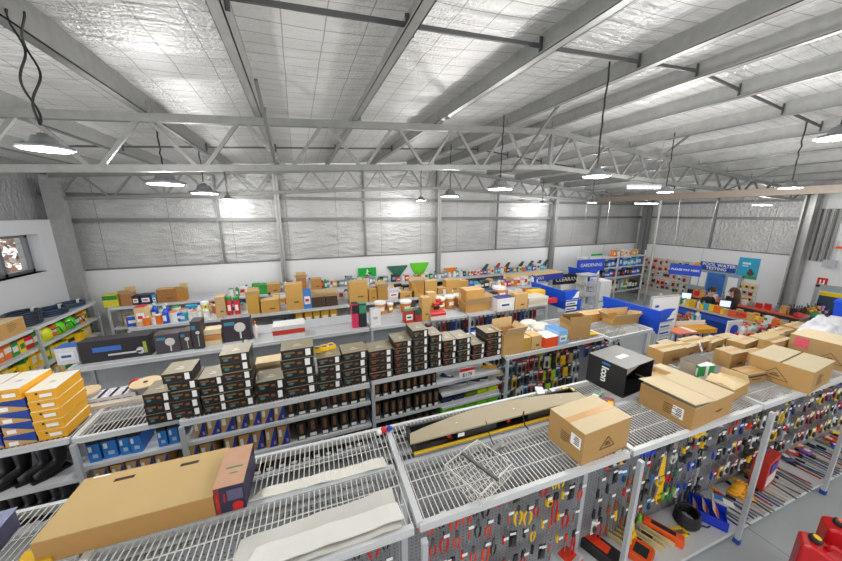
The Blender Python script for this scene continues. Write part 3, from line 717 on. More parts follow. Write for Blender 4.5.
carton('small open brown carton with one lifted flap beside the raised-lid carton', 'carton', (4.02, 1.40, AZ+.006), R(4), .36, .24, .135, body=PR, top=mat('#d8c39b', .8), style='open', flap=(2.9, 3.0))
t = carton('small brown parcel with curved arrow print before the long seamed carton', 'carton', (4.60, 1.52, AZ+.006), R(-8), .30, .16, .12, body=CARD2, top=CARD, prints=(('smile', 'f', .14, .05, .07),))
MB().box(0, .30, -.004, -.001, .085, .1).mk('black_tape', INK, t)
t = thing('green_white_box', 'green and white box standing among brown cartons', 'box', (4.24, 1.80, AZ+.006), R(-14))
MB().box(0, .2, 0, .14, 0, .16).mk('box_body', mat('#1f9a4a', .45, name='green_card'), t); MB().box(-.001, .201, -.001, .141, .16, .164).mk('box_top', PAPER, t); MB().box(.08, .12, -.002, -.0005, 0, .16).box(.0, .2, -.002, -.0005, .0, .03).mk('white_band', PAPER, t); MB().box(-.002, -.0005, .02, .12, .03, .13).mk('white_panel', PAPER, t)
t = thing('blue_label_pack', 'white pack with blue label behind the black carton', 'pack', (3.62, 1.80, AZ+.006), R(30))
MB().box(0, .13, 0, .1, 0, .06).mk('pack_body', PAPER, t); MB().box(.02, .11, .02, .08, .06, .062).mk('blue_label', mat('#2f62c4', .4), t)
t = thing('paper_flyer', 'folded white flyer propped on brown cartons behind the green box', 'flyer', (4.72, 2.02, AZ+.16), R(20))
MB().add([(0, 0, 0), (.1, 0, 0), (.1, .05, .12), (0, .05, .12), (0, .003, 0), (.1, .003, 0), (.1, .053, .12), (0, .053, .12)], [(0, 1, 2, 3), (4, 5, 6, 7), (0, 1, 5, 4), (1, 2, 6, 5), (2, 3, 7, 6), (3, 0, 4, 7)]).mk('sheet', PAPER, t); MB().box(.03, .07, .02, .024, .05, .08).mk('blue_print', BLUE, t)
# plastic-wrapped bundle and blue tub at the right edge
mb = MB(); r = random.Random(11); nu, nv = 26, 14; V = []
for j in range(nv+1):
    for i in range(nu+1):
        u, v = i/nu, j/nv; e = min(1, 6*min(u, 1-u))*min(1, 5*min(v, 1-v))
        V.append((u*1.15, v*.42, e**.5*(.25+.05*math.sin(u*11+v*4)+.03*r.uniform(-1, 1))))
F_ = []
for j in range(nv):
    for i in range(nu): a = j*(nu+1)+i; F_.append((a, a+1, a+nu+2, a+nu+1))
mb.add(V, F_); mb.box(.05, 1.1, .03, .39, -.0, .02)
tag(mb.mk('polythene_bundle', mat('#d3d3d8', .25, noise=.12, scale=9, bump=.6, bscale=18, name='crumpled_polythene'), None, (7.12, 1.62, AZ+.02), R(-3), smooth=True), 'bundle wrapped in crumpled clear white polythene at the right', 'bundle')
t = thing('blue_tub', 'blue plastic tub lid beyond the polythene bundle at the right edge', 'tub', (8.42, 1.75, AZ+.01), R(-4))
MB().lathe([(.0, 0), (.3, 0), (.34, .42), (.36, .42), (.36, .46), (0, .46)], 4, M=Matrix.Diagonal((1.5, .55, 1, 1)) @ Matrix.Rotation(R(45), 4, 'Z')).mk('tub_body', BLUE, t, (0.35, .12, 0)); MB().box(.02, .7, -.02, .26, .46, .48).mk('lid', mat('#2a63d8', .4), t)
# small loose packs behind the header
for i, (px, py, w, c, l) in enumerate(((566, 392, .12, '#d9c23a', 'yellow and white instruction pack'), (558, 402, .14, '#2b2d33', 'black roll of tape'), (572, 401, .12, '#c9b78a', 'beige card sleeve'), (600, 401, .16, '#7c8f86', 'grey-green blister pack'), (618, 408, .14, '#8a4650', 'dull red blister pack'), (549, 396, .14, '#e4e4e2', 'white bracket'))):
    p = az(px, py, AZ+.008); t = thing('loose_pack', l+' on the rear deck beside the black carton', 'pack', p+Vector((-.05, .0, 0)), R(20*i-40))
    MB().box(0, w, 0, .08, 0, .035).mk('pack_body', mat(c, .5, noise=.3, scale=30), t, bevel=.003); MB().box(.01, w*.5, .01, .06, .035, .037).mk('printed_label', PAPER if i % 2 else YEL, t)

# ------------------------------------------------------------------ hand tools on the pegboard
HK = mat('#c9cbcd', .3, .8, noise=.05, name='chrome_hook')
def peg_hook():
    t = thing('peg_hook', 'hook', 'hook')
    MB().tube([(0, .1, 0), (0, -.06, 0), (0, -.075, .012)], .0028, 5).mk('hook_wire', HK, t)
    MB().box(-.024, .024, -.083, -.080, -.010, .018).mk('price_ticket', PAPER, t)
    return t
def T(name, cat): return thing(name, name, cat)
def mk_pliers(c):
    t = T('pliers', 'pliers')
    MB().prism([(-.012, -.005), (.012, -.005), (.016, -.05), (.008, -.075), (-.008, -.075), (-.016, -.05)], -.006, .006, M=Matrix.Rotation(math.pi/2, 4, 'X')).mk('jaws', mat('#6d6f72', .35, .7), t)
    for s in (-1, 1): MB().tube([(s*.008, 0, -.07), (s*.026, 0, -.10), (s*.024, 0, -.15), (s*.012, 0, -.19)], .008, 6, rs=[.006, .009, .009, .006]).mk('handle', mat(c, .45), t)
    return t
def mk_snips(c):
    t = T('tin_snips', 'snips')
    MB().prism([(-.004, 0), (.012, -.01), (.014, -.07), (-.014, -.07), (-.012, -.01)], -.005, .005, M=Matrix.Rotation(math.pi/2, 4, 'X')).mk('blades', mat('#46484b', .4, .6), t)
    for s in (-1, 1): MB().tube([(s*.01, 0, -.065), (s*.035, 0, -.10), (s*.036, 0, -.16), (s*.02, 0, -.22)], .01, 6, rs=[.007, .012, .012, .008]).mk('handle', mat(c, .45), t)
    return t
def mk_driver(c):
    t = T('screwdriver', 'screwdriver')
    MB().lathe([(.0, 0), (.013, 0), (.016, -.03), (.012, -.07), (.016, -.085), (.007, -.1)], 8).mk('handle', mat(c, .4), t)
    MB().cyl((0, 0, -.1), (0, 0, -.22), .0035, 6).mk('shaft', STEEL, t); return t
def mk_chisel(c):
    t = T('chisel', 'chisel')
    MB().box(-.012, .012, -.003, .003, -.15, 0).mk('blade', mat('#85888b', .3, .8), t); MB().lathe([(.0, -.26), (.014, -.26), (.016, -.22), (.012, -.17), (.014, -.15), (0, -.15)], 8).mk('handle', mat(c, .45), t); return t
def mk_hammer(c):
    t = T('hammer', 'hammer')
    MB().cyl((-.05, 0, -.03), (.045, 0, -.03), .013, 8).box(-.075, -.05, -.006, .006, -.036, -.022).mk('head', mat('#5c5e61', .35, .7), t); MB().tube([(0, 0, -.03), (0, 0, -.18), (0, 0, -.3)], .01, 6, rs=[.009, .01, .014]).mk('handle', mat(c, .5), t); return t
def mk_spanner(c):
    t = T('spanner', 'spanner')
    MB().prism([(-.018, 0), (-.007, -.016), (.007, -.016), (.018, 0), (.018, -.022), (.007, -.038), (.006, -.17), (.014, -.185), (.012, -.205), (-.012, -.205), (-.014, -.185), (-.006, -.17), (-.007, -.038), (-.018, -.022)], -.003, .003, M=Matrix.Rotation(math.pi/2, 4, 'X')).mk('spanner_body', STEEL, t); MB().box(-.007, .007, -.006, -.003, -.15, -.06).mk('grip_sleeve', mat(c, .5), t); return t
def mk_card(c, c2='#2b2d30', w=.075, h=.17):
    t = T('carded_tool', 'carded tool')
    MB().box(-w/2, w/2, -.001, .001, -h, .01).mk('backing_card', mat(c, .5, noise=.25, scale=40), t)
    MB().ell((0, -.012, -h*.6), (w*.32, .014, h*.28), 8, 6).mk('tool_blister', mat(c2, .3), t); MB().box(-w*.4, w*.4, -.003, -.001, -.035, -.01).mk('printed_title', PAPER, t); return t
def mk_clamp(c):
    t = T('bar_clamp', 'clamp')
    MB().box(-.004, .004, -.008, .008, -.28, 0).mk('bar', mat('#55575a', .35, .7), t)
    MB().box(-.004, .06, -.012, .012, -.04, -.015).mk('fixed_jaw', mat(c, .4), t); MB().box(-.02, .06, -.014, .014, -.19, -.14).tube([(-.02, 0, -.15), (-.05, 0, -.18), (-.05, 0, -.22)], .008, 6).mk('sliding_grip', mat(c, .4), t); return t
def mk_saw(c, L=.48):
    t = T('hand_saw', 'saw')
    MB().prism([(-.02, 0), (.02, 0), (.055, -L*.72), (-.055, -L*.72)], -.001, .001, M=Matrix.Rotation(math.pi/2, 4, 'X')).mk('blade', mat('#b9bbbd', .25, .8), t)
    g = MB()
    for k in range(12):
        a, b2 = 2*math.pi*k/12, 2*math.pi*(k+1)/12
        g.bar((.05*math.cos(a), 0, -L*.82+.05*math.sin(a)), (.05*math.cos(b2), 0, -L*.82+.05*math.sin(b2)), .022, .024, up=(0, 1, 0))
    g.box(-.05, .05, -.010, .010, -L*.80, -L*.70); g.mk('handle', mat(c, .45), t)
    MB().prism([(-.022, -.06), (.022, -.06), (.045, -L*.66), (-.045, -L*.66)], .0012, .004, M=Matrix.Rotation(math.pi/2, 4, 'X')).mk('card_sleeve', mat(c, .5), t) if c == '#f2c215' else None
    return t
def mk_hacksaw(c):
    t = T('hacksaw', 'saw')
    MB().tube([(0, 0, -.02), (.07, 0, -.02), (.07, 0, -.34), (0, 0, -.34)], .007, 6).mk('frame', mat('#6f7275', .35, .6), t); MB().box(-.006, .006, -.001, .001, -.34, -.02).mk('blade', STEEL, t); MB().tube([(0, 0, -.34), (.02, 0, -.42), (.065, 0, -.44), (.08, 0, -.36)], .013, 6).mk('handle', mat(c, .45), t); return t
def mk_cutter(c):
    t = T('bolt_cutter', 'bolt cutter')
    MB().prism([(-.02, 0), (.02, 0), (.028, -.07), (-.028, -.07)], -.008, .008, M=Matrix.Rotation(math.pi/2, 4, 'X')).mk('jaws', mat('#3c3e41', .4, .6), t)
    for s in (-1, 1): MB().tube([(s*.015, 0, -.07), (s*.03, 0, -.16), (s*.022, 0, -.36)], .009, 6).mk('handle', mat(c, .45), t)
    return t
def mk_trowel(c):
    t = T('trowel', 'trowel')
    MB().prism([(0, -.24), (.045, -.12), (.03, -.09), (-.03, -.09), (-.045, -.12)], -.001, .001, M=Matrix.Rotation(math.pi/2, 4, 'X')).mk('blade', STEEL, t); MB().cyl((0, 0, 0), (0, 0, -.09), .013, 8).mk('handle', mat(c, .5), t); return t
def mk_tape(c):
    t = T('tape_measure', 'tape measure')
    MB().box(-.032, .032, -.04, 0, -.08, -.01).mk('case', mat(c, .4), t, bevel=.01); MB().lathe([(0, 0), (.02, 0), (.02, .003), (0, .003)], 12, M=Matrix.Translation((0, -.04, -.045)) @ Matrix.Rotation(math.pi/2, 4, 'X')).mk('round_label', BLACK, t); MB().box(-.02, .02, -.002, .0, -.01, .012).mk('hang_tab', BLACK, t); return t
def mk_file(c):
    t = T('file', 'file'); MB().box(-.010, .010, -.003, .003, -.27, -.10).mk('blade', mat('#9fa1a3', .35, .7), t); MB().lathe([(0, -.02), (.012, -.02), (.015, -.05), (.012, -.1), (0, -.1)], 8).mk('handle', mat(c, .45), t); MB().box(-.02, .02, .003, .005, -.06, .02).mk('header_card', mat(c, .5), t); return t
MAKE = dict(pliers=mk_pliers, snips=mk_snips, driver=mk_driver, chisel=mk_chisel, hammer=mk_hammer, spanner=mk_spanner, card=mk_card, clamp=mk_clamp, saw=mk_saw, hacksaw=mk_hacksaw, cutter=mk_cutter, trowel=mk_trowel, tape=mk_tape, file=mk_file)
NM = dict(pliers='pliers', snips='tin snips', driver='screwdriver', chisel='chisel', hammer='hammer', spanner='spanner', card='carded tool', clamp='bar clamp', saw='hand saw', hacksaw='hacksaw', cutter='bolt cutters', trowel='trowel', tape='tape measure', file='file')
CN = {'#e0401c': 'orange', '#c8201f': 'red', '#f2c215': 'yellow', '#1f2022': 'black', '#1f46c0': 'blue', '#2c8a3e': 'green', '#9a4a24': 'brown', '#d8d8d4': 'white', '#6fc12a': 'lime', '#3d7fc0': 'pale blue'}
GRY = '#7c8084'; CN['#7c8084'] = 'steel grey'
O, RD, Y, K, BL, G, BR, WH, LM, PB = '#e0401c', '#c8201f', '#f2c215', '#1f2022', '#1f46c0', '#2c8a3e', '#9a4a24', '#d8d8d4', '#6fc12a', '#3d7fc0'
BAYN = ['below the grey sheets', 'below the wire basket', 'below the arrow-marked carton', 'behind the yellow gloves', 'at the right edge']
ROWN = ['top', 'second', 'third', 'lowest']
HOOKP = Proto(peg_hook)
def hang(b, row, k, x, z, kind, c, y=1.715):
    L_ = '%s %s, %s on the %s row %s' % (CN[c], NM[kind], nth(k), ROWN[row], BAYN[b])
    if k % 2 == 0: turn_a(HOOKP.put((x, 1.70, z), 0, 'chrome peg hook, %s in the %s row %s' % (nth(k), ROWN[row], BAYN[b]), 'peg hooks with price tickets'))
    turn_a(proto((kind, c), MAKE[kind], c).put((x, 1.655+rnd.uniform(-.012, .01), z-.004), R(rnd.uniform(-9, 9)), L_, 'hand tools on the pegboard', (.98,)*3))
rows = [1.34, 1.10, .84, .56]
plans = {0: [[('pliers', O), ('snips', G), ('pliers', Y), ('pliers', RD), ('snips', O), ('driver', K)], [('pliers', K), ('snips', Y), ('driver', RD), ('pliers', G)], [('pliers', O), ('driver', K)], []],
         1: [[('pliers', K), ('snips', O), ('snips', O), ('pliers', K), ('pliers', O), ('driver', K), ('snips', RD), ('pliers', Y), ('snips', Y), ('card', K)],
             [('driver', RD), ('pliers', RD), ('snips', RD), ('pliers', O), ('spanner', O), ('pliers', K), ('pliers', O), ('snips', Y), ('snips', Y), ('pliers', RD), ('tape', Y), ('cutter', RD)],
             [('pliers', O), ('driver', O), ('spanner', RD), ('cutter', K), ('snips', O), ('pliers', K), ('driver', RD), ('pliers', Y), ('driver', Y), ('snips', RD), ('spanner', BR)],
             [('driver', O), ('pliers', O), ('cutter', K), ('driver', RD), ('trowel', BR), ('cutter', RD), ('cutter', RD), ('driver', K), ('cutter', RD)]],
         2: [[('driver', O), ('card', O), ('card', WH), ('card', Y), ('tape', Y), ('clamp', BL), ('clamp', BL), ('driver', K), ('clamp', K), ('saw', WH), ('hacksaw', K), ('card', Y), ('clamp', Y), ('clamp', Y)],
             [('chisel', K), ('chisel', K), ('card', PB), ('chisel', BR), ('chisel', BR), ('chisel', BR), ('file', RD), ('spanner', K), ('saw', Y), ('hacksaw', RD), ('hacksaw', K), ('tape', Y), ('tape', Y), ('clamp', K)],
             [('chisel', K), ('chisel', K), ('chisel', BR), ('chisel', BR), ('chisel', BR), ('chisel', BR), ('file', PB), ('file', PB), ('saw', Y), ('hacksaw', G), ('trowel', G), ('saw', WH), ('file', BL), ('file', BL)],
             [('cutter', RD), ('chisel', BR), ('chisel', BR), ('chisel', BR), ('chisel', BR), ('card', PB), ('file', Y), ('trowel', LM), ('trowel', LM), ('trowel', LM), ('file', BL), ('file', BL)]],
         3: [[('card', O), ('card', K), ('snips', RD), ('driver', K), ('clamp', K), ('card', Y), ('file', Y), ('clamp', K), ('card', BL), ('card', WH), ('tape', Y), ('card', Y), ('driver', RD)],
             [('card', K), ('driver', O), ('card', BL), ('tape', O), ('file', RD), ('card', K), ('card', WH), ('tape', Y), ('card', RD), ('snips', Y), ('card', Y), ('driver', K), ('card', BL)],
             [('file', BL), ('file', BL), ('card', RD), ('tape', K), ('card', WH), ('clamp', K), ('card', Y), ('card', Y), ('snips', Y), ('card', K), ('tape', RD), ('card', WH)],
             [('file', BL), ('file', RD), ('card', K), ('card', RD), ('card', WH), ('tape', Y), ('card', Y), ('card', RD), ('tape', BL), ('card', O)]],
         4: [[('card', Y), ('card', WH), ('card', RD), ('driver', K), ('card', BL), ('tape', Y), ('card', O), ('card', WH), ('driver', RD)], [('card', K), ('card', RD), ('tape', Y), ('card', Y), ('card', BL), ('card', WH), ('driver', O), ('card', K)], [('card', RD), ('card', Y), ('card', WH), ('tape', RD), ('card', BL), ('card', O), ('card', Y)], [('card', WH), ('tape', O), ('card', Y), ('card', RD), ('card', K)]]}
FILL = {0: [('pliers', K), ('driver', O), ('snips', RD), ('card', WH)], 1: [('driver', K), ('pliers', O), ('spanner', O), ('card', K), ('driver', Y), ('driver', O), ('snips', K), ('card', GRY)], 2: [('card', K), ('driver', RD), ('clamp', K), ('file', Y), ('card', WH), ('spanner', K)],
        3: [('card', K), ('card', Y), ('driver', K), ('card', WH), ('clamp', K), ('card', RD)], 4: [('card', RD), ('card', Y), ('driver', K), ('card', WH)]}
for b, pl in plans.items():
    for row, L_ in enumerate(pl):
        j = 0; r3 = random.Random(b*10+row)
        while len(L_) < 17 and (b > 0 or row < 2):
            L_.insert(r3.randrange(len(L_)+1), FILL[b][j % len(FILL[b])]); j += 1
for b, pl in plans.items():
    x0 = A_X[b+1]+.09
    for row, L_ in enumerate(pl):
        if not L_: continue
        st = (1.86-.16)/max(len(L_), 16)
        for k, (kind, c) in enumerate(L_):
            hang(b, row, k, x0+(k+.3+(.3 if row % 2 else 0))*st+rnd.uniform(-.012, .012), rows[row]+rnd.uniform(-.02, .02), kind, c)

# ------------------------------------------------------------------ things on the base deck
BZ0 = .133
def base(px, py, z=BZ0): return az(px, py, z)
def case(label, px, py, w, d, h, c, rz, c2='#1f2022', cat='case'):
    p = base(px, py); t = thing('tool_case', label, cat, p, R(rz))
    MB().box(-w/2, w/2, -d/2, d/2, 0, h).mk('case_body', mat(c, .45), t, bevel=.008); MB().box(-w/2+.01, w/2-.01, -d/2-.002, -d/2, h*.3, h*.7).box(-w*.3, w*.3, -d*.3, d*.3, h, h+.002).mk('printed_band', mat(c2, .5, noise=.3, scale=30), t); return t
case('long black tool case with orange flash on the base deck by the chisels', 592, 548, .17, .5, .12, '#1d1c1b', 18, O)
case('low orange tool case on the base deck behind the front upright', 640, 556, .22, .2, .08, '#e4551c', 20, K)
case('bright orange mitre case leaning on the base deck by the yellow saws', 662, 535, .09, .36, .10, '#ef5a1c', 25, K)
case('grey and white boxed tool set at the foot of the bolt cutters', 566, 562, .26, .2, .1, '#b9bcc0', 12, O)
for k, (px, py) in enumerate(((634, 541), (645, 538), (655, 534), (626, 546))):
    p = base(px, py); t = thing('mitre_box', 'pale wooden mitre box, %s of four lying on the base deck from the right' % ['third', 'second', 'first', 'last'][k], 'mitre box', p, R(22), 'wooden mitre boxes')
    wood = mat('#d6c38f', .6, noise=.12, scale=22, name='pale_pine'); MB().box(-.035, .035, -.17, .17, 0, .012).mk('bottom_board', wood, t); MB().box(-.035, -.025, -.17, .17, .012, .06).mk('side_board', wood, t); MB().box(.025, .035, -.17, .17, .012, .06).mk('side_board', wood, t); MB().box(-.025, .025, -.06, .04, .05, .055).mk('black_label', INK, t)
p = base(676, 533); t = thing('yellow_square', 'yellow framed saw lying on the base deck by the cable coil', 'saw', p, R(-15)); MB().box(-.15, .12, -.05, -.03, 0, .02).box(-.15, .12, .03, .05, 0, .02).box(.10, .12, -.05, .05, 0, .02).mk('frame', YEL, t); MB().box(-.14, .1, -.03, .03, .005, .008).mk('blade', STEEL, t)
p = base(686, 521); t = thing('cable_coil', 'black coiled cable on the base deck beside the blue tray', 'cable coil', p, R(10))
for k in range(5):
    pts = [(.13*math.cos(a*math.pi/9)*(1-.03*k), .11*math.sin(a*math.pi/9)*(1-.02*k), .02+.028*k+.01*math.sin(a)) for a in range(19)]
    MB().tube(pts, .016, 6).mk('coil_loop', RUBB, t, smooth=True)
MB().tube([(.05, -.1, .02), (.1, -.16, .01), (.14, -.17, .012)], .008, 6).mk('plug_lead', RUBB, t)
p = base(706, 515); t = thing('blue_tray', 'blue plastic tray of red and white packets on the base deck', 'tray', p, R(28))
MB().box(-.13, .13, -.17, .17, 0, .01).box(-.13, .13, -.17, -.16, 0, .06).box(-.13, -.12, -.17, .17, 0, .12).box(.12, .13, -.17, .17, 0, .12).box(-.13, .13, .16, .17, 0, .14).mk('tray_body', mat('#1838c8', .4), t)
for k in range(3):
    pk = MB().box(-.09, .09, -.12+.09*k, -.115+.09*k, .012, .15, M=Matrix.Rotation(R(-30), 4, 'X')).mk('packet', mat('#d8bfa0', .5, noise=.5, scale=30), t); MB().box(-.085, .085, -.123+.09*k, -.1205+.09*k, .03, .08, M=Matrix.Rotation(R(-30), 4, 'X')).mk('red_print', RED, pk)
p = base(722, 502); t = thing('blue_pack', 'pale blue packet leaning right of the blue tray', 'packet', p, R(30)); MB().box(-.05, .05, -.1, .1, 0, .03, M=Matrix.Rotation(R(8), 4, 'X')).mk('packet_body', PAPER, t); MB().box(-.045, .045, .0, .08, .042, .046).mk('blue_print', mat('#3a86c8', .5), t)
t = thing('work_gloves', 'bundle of yellow work gloves on the base deck behind the upright', 'gloves', base(738, 495), R(-20))
for k in range(3):
    g = MB().ell((0, 0, .03+.03*k), (.10, .06, .028), 10, 6).mk('glove_palm', mat('#f0a81c', .6), t, (.03*k-.03, .02*k, 0), R(20*k-20), smooth=True); m2 = MB()
    for q in range(4): m2.tube([(.07, -.045+.03*q, .03+.03*k), (.13, -.05+.033*q, .03+.03*k), (.165, -.052+.035*q, .02+.03*k)], .014, 6, rs=[.016, .014, .009])
    m2.tube([(.0, -.05, .03+.03*k), (.05, -.10, .03+.03*k)], .015, 6); m2.mk('fingers', mat('#f0a81c', .6), g, smooth=True)
RB = mat('#c03028', .5, noise=.2, scale=14)
p = Vector((5.42, 1.44, BZ0)); t = thing('red_tool_bag', 'red boxed tool set standing on the base deck by the flat stock', 'box', p, R(5)); MB().box(-.2, .2, -.07, .07, 0, .42).mk('box_body', RB, t); MB().box(-.16, .16, -.0725, -.0705, .05, .2).mk('white_panel', mat('#d9d4d2', .5, noise=.2, scale=30), t); MB().box(-.12, .08, -.08, -.0705, .25, .36).mk('blue_print', mat('#2e3f9c', .5), t)
r = random.Random(21); stock = ['#8f9294', '#77797b', '#b02b22', '#5b5d60', '#a8aaac', '#c9c2b0', '#3c4a8c', '#6c6e70']; n_ = 0
for b in (3, 4):
    for k in range(24):
        x = A_X[b+1]+.12+k*.07; y = 1.27; L_ = r.uniform(.22, .36); c = stock[r.randrange(8)]
        t = thing('flat_bar_tool', '%s flat tool, %s along the base deck %s' % ({'#b02b22': 'red', '#3c4a8c': 'blue', '#c9c2b0': 'cream', '#5b5d60': 'dark grey'}.get(c, 'steel grey'), nth(k), BAYN[b]), 'tool', (x, y+r.uniform(.0, .06), BZ0), R(r.uniform(-6, 14)), 'long tools laid on the base deck'); turn_a(t)
        MB().box(-.008, .008, 0, L_, 0, .012).mk('blade', mat(c, .35, .5 if c[1] == '8' else .1), t); MB().box(-.014, .014, L_, L_+.09, 0, .022).mk('handle', mat(r.choice((RD, K, Y, K, '#77797b')), .5), t)
for k, (px, py, c) in enumerate(((748, 472, Y), (790, 452, O), (797, 446, '#e8862a'), (806, 452, '#9b4bb0'), (775, 452, '#c8c8cc'), (786, 458, '#4a4f7c'), (830, 440, O), (838, 447, BL), (834, 432, Y))):
    p = base(px, py, .16); t = thing('blister_pack', ['yellow clamp pack', 'orange glove pair', 'amber glove pair', 'purple-trimmed pack', 'silver goggles pack', 'slate blue pack', 'orange spray pack', 'blue cloth pack', 'yellow pen pack'][k]+' lying on the base deck among the flat tools', 'pack', p, R(30*k)); MB().box(-.05, .05, -.07, .07, 0, .03).mk('pack_body', mat(c, .45, noise=.2), t, bevel=.006); MB().box(-.03, .03, -.05, .02, .03, .033).mk('printed_label', PAPER, t)

proto(('saw', Y), mk_saw, Y).put((3.02, 1.60, .66), (R(-8), 0, R(12)), 'yellow-sleeved hand saw standing on the base deck beside the orange mitre case', 'hand tools on the pegboard', (1.15, 1.15, 1.1))
proto(('trowel', LM), mk_trowel, LM).put((3.22, 1.60, .40), 0, 'lime-handled trowel standing upside down by the yellow saw', 'hand tools on the pegboard', (1.2, 1.2, 1.1))
# red fuel containers at the lower right
def fuel_can(label, loc, rz, capc):
    t = thing('fuel_can', label, 'fuel can', loc, R(rz)); rd = mat('#c4161c', .32, noise=.06, name='red_polythene')
    b_ = MB().prism([(0, 0), (.36, 0), (.36, .30), (.33, .36), (.22, .40), (.06, .46), (.0, .43)], -.09, .09, M=Matrix.Rotation(math.pi/2, 4, 'X')).mk('can_body', rd, t, bevel=.018)
    MB().lathe([(0, 0), (.035, 0), (.04, .01), (.04, .035), (.033, .045), (0, .045)], 16, M=Matrix.Translation((.07, 0, .455)) @ Matrix.Rotation(R(15), 4, 'Y')).mk('cap', mat('#232323', .45), t); MB().lathe([(0, .045), (.026, .045), (.024, .05), (0, .05)], 16, M=Matrix.Translation((.07, 0, .455)) @ Matrix.Rotation(R(15), 4, 'Y')).mk('cap_top', mat(capc, .4), t)
    MB().tube([(.14, 0, .43), (.17, 0, .475), (.27, 0, .445), (.31, 0, .37)], .018, 8).mk('handle', rd, t, smooth=True)
    return t
c0 = az(812, 538, .92)
fuel_can('red plastic fuel can with black and yellow cap at the lower right', (c0.x-.04, c0.y+.05, .46), -66, '#f2c215')
fuel_can('second red fuel can with orange cap behind the first at the right edge', (c0.x+.30, c0.y+.02, .50), -62, '#ef5a1c')
t = thing('display_plinth', 'low grey steel plinth under the red fuel cans', 'plinth', (c0.x-.15, c0.y-.62, 0)); MB().box(.16, .9, .22, .58, .42, .46).mk('top_board', GREYP, t)
for x, y in ((.2, .26), (.86, .26), (.2, .54), (.86, .54)): MB().box(x-.02, x+.02, y-.02, y+.02, 0, .42).mk('leg', GREYP, t)
tag(MB().ell((0, 0, .05), (.09, .06, .05), 12, 8).mk('clear_cover', mat('#d9dcdc', .15, noise=.1, bump=.3), None, (2.42, .70, .86), smooth=True), 'clear plastic wrap between the two red fuel cans', 'wrap') if False else None
# ------------------------------------------------------------------ the footwear gondola
_RT = _RM.transposed()
def xon(px, y, z):          # x of the point on the line (y, z) seen at column px
    k = (px-CX)/F_PX; a = _RT; b0 = Vector((0, y, z-CAMZ))
    c0 = a @ b0; ex = a @ Vector((1, 0, 0))
    return -(c0.x+k*c0.z)/(ex.x+k*ex.z)
def ztop_at(x, y, px, py):
    r = _ray(px, py); t = (r.x*x+r.y*y)/(r.x**2+r.y**2); return CAMZ+r.z*t
BY = 3.345
BKB = mat('#26221f', .42, noise=.15, scale=10, name='black_shoe_board'); LIDT = mat('#8f8670', .5, noise=.18, scale=26, name='khaki_lid_glare')  # black lid tops: ceiling glare is put into this khaki
ORP = mat('#7d5a3a', .5, noise=.3, scale=60, name='orange_print'); TEAL = mat('#3f7d88', .5, noise=.2, name='teal_print'); REDP = mat('#9c4038', .5, noise=.2, name='red_print')
TANB = mat('#c39a5e', .6, noise=.08, name='tan_board'); BLUB = mat('#143f9e', .5, noise=.1, name='deep_blue_print'); YELB = mat('#e3a41c', .5, noise=.07, name='golden_yellow_board'); LIDW = mat('#e6e2d8', .5, noise=.06, name='white_lid_board')
def shoe_box(w, h, d, kind):
    t = thing('shoe_box', 'box', 'shoe box')
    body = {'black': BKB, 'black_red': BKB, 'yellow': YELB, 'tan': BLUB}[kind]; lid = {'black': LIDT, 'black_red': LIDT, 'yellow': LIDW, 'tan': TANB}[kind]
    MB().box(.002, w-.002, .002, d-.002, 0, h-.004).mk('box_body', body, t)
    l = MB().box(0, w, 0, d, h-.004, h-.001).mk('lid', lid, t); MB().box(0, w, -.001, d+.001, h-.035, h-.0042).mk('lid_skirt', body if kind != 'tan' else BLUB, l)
    if kind.startswith('black'):
        MB().box(w*.74, w*.90, -.003, -.0012, h*.18, h*.86).mk('size_label', PAPER, t)
        MB().lathe([(0, 0), (.5, 0), (.5, .001), (0, .001)], 14, M=Matrix.Translation((w*.2, -.0012, h*.38)) @ Matrix.Rotation(math.pi/2, 4, 'X') @ Matrix.Diagonal((w*.18, h*.24, 1, 1))).mk('logo', TEAL if kind == 'black' else REDP, t)
        MB().box(w*.08, w*.42, -.0028, -.0012, h*.55, h*.72).box(w*.5, w*.64, -.0028, -.0012, h*.4, h*.62).mk('brown_print', ORP, t)
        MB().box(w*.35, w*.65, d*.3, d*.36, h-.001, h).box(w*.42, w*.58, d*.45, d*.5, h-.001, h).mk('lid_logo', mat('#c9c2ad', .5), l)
    elif kind == 'yellow':
        MB().box(w*.42, w*.84, -.003, -.0012, h*.3, h*.62).mk('size_label', PAPER, t); MB().box(w*.3, w*.38, -.003, -.0012, h*.6, h*.8).mk('logo', INK, t)
        MB().box(w*.4, w*.6, d*.4, d*.5, h-.001, h).mk('lid_logo', mat('#b9b2a4', .5), l)
    else:
        MB().add([(0, -.003, 0), (w, -.003, 0), (w, -.003, h*.15), (0, -.003, h*.72), (0, -.001, 0), (w, -.001, 0), (w, -.001, h*.15), (0, -.001, h*.72)], [(0, 1, 2, 3), (4, 5, 6, 7), (0, 1, 5, 4), (1, 2, 6, 5), (2, 3, 7, 6), (3, 0, 4, 7)]).mk('tan_panel', TANB, t); MB().box(w*.12, w*.42, -.0045, -.003, h*.08, h*.42).mk('size_label', PAPER, t)
    return t
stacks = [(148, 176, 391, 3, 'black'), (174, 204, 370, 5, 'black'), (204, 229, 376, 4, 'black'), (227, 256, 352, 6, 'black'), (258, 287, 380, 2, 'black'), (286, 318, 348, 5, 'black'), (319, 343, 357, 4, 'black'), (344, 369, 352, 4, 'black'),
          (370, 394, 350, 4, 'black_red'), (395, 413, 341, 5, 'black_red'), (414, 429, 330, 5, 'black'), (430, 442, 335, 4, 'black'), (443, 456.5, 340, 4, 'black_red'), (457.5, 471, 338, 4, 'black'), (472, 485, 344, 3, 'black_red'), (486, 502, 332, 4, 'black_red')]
tops = []
